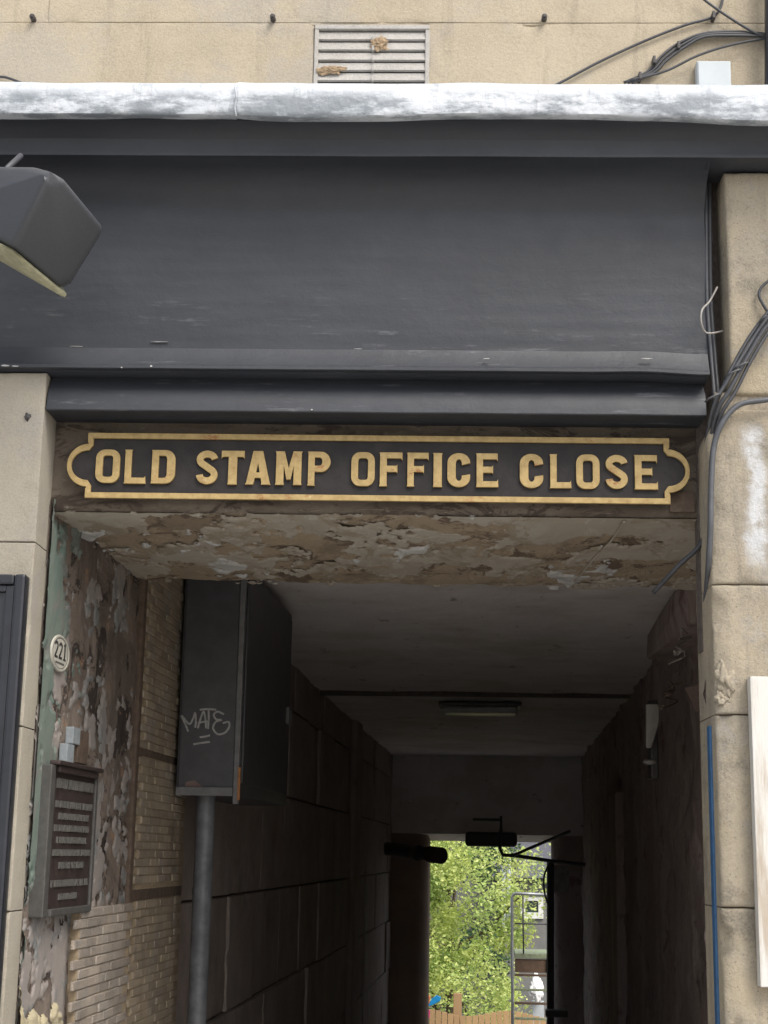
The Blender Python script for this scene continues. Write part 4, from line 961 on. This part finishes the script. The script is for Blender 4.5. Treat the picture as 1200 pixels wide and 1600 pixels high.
for (px, py, y_, lb) in ((1158, 572, -.066, 'upper cable tie on the right bundle'), (1146, 583, -.066, 'second cable tie on the right bundle'), (1115, 621, -.05, 'lowest cable tie on the right bundle'), (1200, 496, -.066, 'top cable tie on the right bundle')):
    p = onY(px, py, y_); dx = V((.022, 0, .010))
    tag(obj('cable_tie', tube([p-dx+V((0, .01, 0)), p-dx*.6+V((0, -.014, 0)), p+dx*.6+V((0, -.014, 0)), p+dx+V((0, .01, 0))], .0032, 6), cable_g, None, True), lb, 'cable tie')

# ------------------------------------------------------------ beyond the passage
random.seed(11)
GZ = -2.45
def leaves(cells, n, size, R):
    vs, fs = [], []
    for _ in range(n):
        c, r = R.choice(cells)
        v = V((R.gauss(0, 1), R.gauss(0, 1), R.gauss(0, 1))).normalized()*r*R.random()**.4
        p = c+v; s = size*R.uniform(.6, 1.3); a = V((R.gauss(0, 1), R.gauss(0, 1), R.gauss(-.3, .6))).normalized(); b = a.cross(V((R.gauss(0, 1), R.gauss(0, 1), R.gauss(0, 1)))).normalized()
        n0 = len(vs); vs += [p, p+a*s*.45+b*s*.28, p+a*s, p+a*s*.45-b*s*.28]; fs.append((n0, n0+1, n0+2, n0+3))
    return vs, fs
def tree(name, base, hgt_, spread, m, label, n, size, group, seed, low=.15):
    R = random.Random(seed); t_ = empty(name, base, label, 'tree', group)
    top = base+V((R.uniform(-.2, .2), 0, hgt_*.75))
    mid = base.lerp(top, .5)+V((.1, 0, 0))
    obj('trunk', tube([base, mid, top], .13, 8, True, lambda u: 1-.75*u), bark, t_, True)
    cells = []
    for k in range(46):
        a = R.uniform(0, 2*pi); z = R.uniform(low, 1)*hgt_; q = sqrt(max(.05, 1-((z/hgt_-.55)/.55)**2))
        rr = spread*q*R.uniform(.35, 1); cells.append((base+V((cos(a)*rr, sin(a)*rr, z)), R.uniform(.28, .6)))
    if low == .1:
        for k in range(14): cells.append((A(R.uniform(-1.45, -.75), R.uniform(25.4, 26.2), R.uniform(-1.9, .3)), R.uniform(.25, .4)))
    for k in range(9):
        c = R.choice(cells)[0]; st = base.lerp(top, R.uniform(.3, .9)); obj('branch', tube([st, st.lerp(c, .5)+V((0, 0, .15)), c], .035, 6, True, lambda u: 1-.7*u), bark, t_, True)
    obj('crown', leaves(cells, n, size, R), m, t_); return t_
def G(lat, d): p = A(lat, d, 0); return V((p.x, p.y, GZ))
gt = 'trees in the courtyard'
tree('leafy_tree', G(-1.0, 26.2), 4.9, 1.55, leaf_y, 'bright yellow-green leafy tree filling the far opening of the passage', 30000, .07, gt, 5, .1)
tree('leafy_tree', G(-1.3, 29.5), 5.6, 1.9, leaf_d, 'darker green tree standing right behind the bright one, seen through its gaps', 12000, .10, gt, 8, .02)
tree('leafy_tree', G(1.7, 31), 6.2, 2.6, leaf_y, 'yellow-green tree behind the metal stairs', 6500, .085, gt, 9, .60)
tree('leafy_tree', G(-3.4, 34), 7.5, 3.0, leaf_d, 'tall dark green tree at the back of the courtyard', 9000, .14, gt, 14)
# wooden fence with scalloped boards
DFc = 23.6; ftop = onD(740, 1583, DFc).z
fe = empty('wooden_fence', G(-.5, DFc), 'honey brown wooden fence with a wavy top edge below the tree', 'fence')
lat = -2.2
while lat < 1.8:
    wv = .045*sin((lat+1.55)*pi/.62); z1 = ftop+wv-.0
    fixn(obj('fence_board', box(lat+.004, lat+.086, DFc, DFc+.02, GZ-CAM.z, z1-CAM.z, A, bev=.003, seg=1), fence_m, fe)); lat += .09
fixn(obj('rail', box(-2.2, 1.8, DFc+.021, DFc+.06, ftop-.4-CAM.z, ftop-.32-CAM.z, A), fence_m, fe))
fixn(obj('fence_post', box(*(lambda a: (a-.06, a+.06))(AL(onD(715, 1560, DFc+.1))[0]), DFc+.061, DFc+.16, GZ-CAM.z, onD(715, 1553, DFc).z-CAM.z, A, bev=.004), fence_m, fe))
# toy windmill
DT = 22.6; tb = onD(668, 1600, DT)
tw = empty('toy_windmill', V((tb.x, tb.y, GZ)), 'small blue, orange and pink toy windmill standing in front of the fence', 'toy')
hubp = onD(668, 1573, DT)
obj('stick', tube([V((tb.x, tb.y, GZ)), hubp], .008, 6, False), win_white, tw)
def vane(pts, m, th=.03):
    f = [onD(x, y, DT-.02) for x, y in pts]; fixn(obj('vane', hull(f+[p+U*th for p in f], .005, 1), m, tw))
vane([(668, 1573), (674, 1561), (682, 1555), (689, 1558), (688, 1564), (679, 1569)], toyb)
vane([(668, 1573), (664, 1560), (668, 1553), (673, 1557), (671, 1567)], toyo)
vane([(668, 1574), (672, 1580), (671, 1591), (666, 1588), (662, 1578)], toyp)
# metal stair with handrail
DS = 21.2
ms = empty('metal_stairs', G(.35, DS), 'outdoor metal stairs with galvanised handrail right of the tree', 'stairs')
def rod(pts, r, m, name, d=DS): return obj(name, tube([onD(x, y, d) for x, y in pts], r, 8, False), m, ms, True)
rod([(801, 1640), (801, 1560), (800, 1480), (800, 1403), (802, 1398), (806, 1396), (855, 1398)], .021, galv, 'handrail')
rod([(804, 1443), (856, 1444)], .010, stair_dk, 'mid_rail')
rod([(817, 1400), (818, 1490)], .011, stair_dk, 'baluster')
rod([(857, 1398), (857, 1480), (856, 1640)], .02, stair_dk, 'handrail')
rod([(872, 1640), (869, 1560), (866, 1495), (862, 1440)], .012, galv, 'stringer')
la, lb2 = AL(onD(804, 1500, DS))[0], AL(onD(858, 1500, DS))[0]
def lev(y): return onD(830, y, DS).z-CAM.z
obj('platform', box(la, lb2, DS, DS+1.0, lev(1498), lev(1490), A, bev=.01), tread_m, ms)
obj('riser_board', box(la+.005, lb2-.005, DS+.02, DS+.05, lev(1520), lev(1499), A), brownw, ms)
for k, y in enumerate((1522, 1545, 1566, 1590, 1614, 1638)):
    obj('tread', box(la, lb2, DS-.03-.0*k, DS+.02, lev(y+3.5), lev(y), A, bev=.004), tread_m if k % 2 else brownw, ms)
    obj('tread_bracket', box(lb2-.03, lb2+.02, DS-.05-.0*k, DS+.03, lev(y+6), lev(y+3.6), A), stair_dk, ms)
# towel
tq = [(834, 1530), (842, 1533), (847, 1545), (849, 1556), (842, 1564), (833, 1564), (828, 1552), (829, 1540)]
f = [onD(x, y, 24.6) for x, y in tq]
hv = lump(onD(838, 1547, 24.6), .16, 6, (.55, .5, 1.05), .75, 3)
tag(fixn(obj('white_cloth', hv, towel, None, True)), 'crumpled white cloth hanging beyond the stair treads', 'cloth')
o_ = onD(838, 1585, 24.6); tag(obj('grey_post', box(*(lambda a: (a-.06, a+.12))(AL(o_)[0]), 24.75, 24.9, GZ-CAM.z, AL(onD(838, 1566, 24.6))[2], A, bev=.01), junc_m), 'pale grey post under the white cloth', 'post')
# house behind
DH = 38
hs_ = empty('stone_house', G(3, DH+3), 'grey stone house with a white window seen behind the stairs', 'house')
hl0, hl1 = AL(onD(788, 1500, DH))[0], 7.0
he = AL(onD(830, 1370, DH))[2]
obj('wall', box(hl0, hl1, DH, DH+6, GZ-CAM.z, he, A), far_wall, hs_)
obj('wall', box(-9, hl0-.01, DH+1, DH+7, GZ-CAM.z, he+1.5, A), far_wall, hs_)
rr_ = [A(hl0-.3, DH-.35, he-.02), A(hl1, DH-.35, he-.02), A(hl1, DH+3, he+1.7), A(hl0-.3, DH+3, he+1.7), A(hl1, DH+6.3, he), A(hl0-.3, DH+6.3, he)]
obj('roof', (rr_, [(0, 1, 2, 3), (3, 2, 4, 5), (0, 3, 5), (1, 4, 2), (0, 5, 4, 1)]), roofm, hs_)
wa, wb_ = AL(onD(813, 1420, DH))[0], AL(onD(849, 1420, DH))[0]; wt, wbt = AL(onD(830, 1402, DH))[2], AL(onD(830, 1435, DH))[2]
wn_ = obj('window', join(box(wa, wa+.12, DH-.06, DH-.001, wbt, wt, A), box(wb_-.12, wb_, DH-.06, DH-.001, wbt, wt, A), box(wa+.121, wb_-.121, DH-.055, DH-.001, wbt, wbt+.14, A), box(wa+.121, wb_-.121, DH-.055, DH-.001, wt-.08, wt, A)), win_white, hs_)
obj('pane', box(wa+.12, wb_-.12, DH-.03, DH-.002, wbt+.14, wt-.08, A), glass, wn_)
for px in (787, 795): 
    tag(obj('drain_pipe', tube([onD(px, y, DH-.4) for y in (1330, 1390, 1450)], .05, 6, False), junc_m), ('left' if px == 787 else 'right')+' of two thin pale pipes on the house behind the tree', 'pipe')
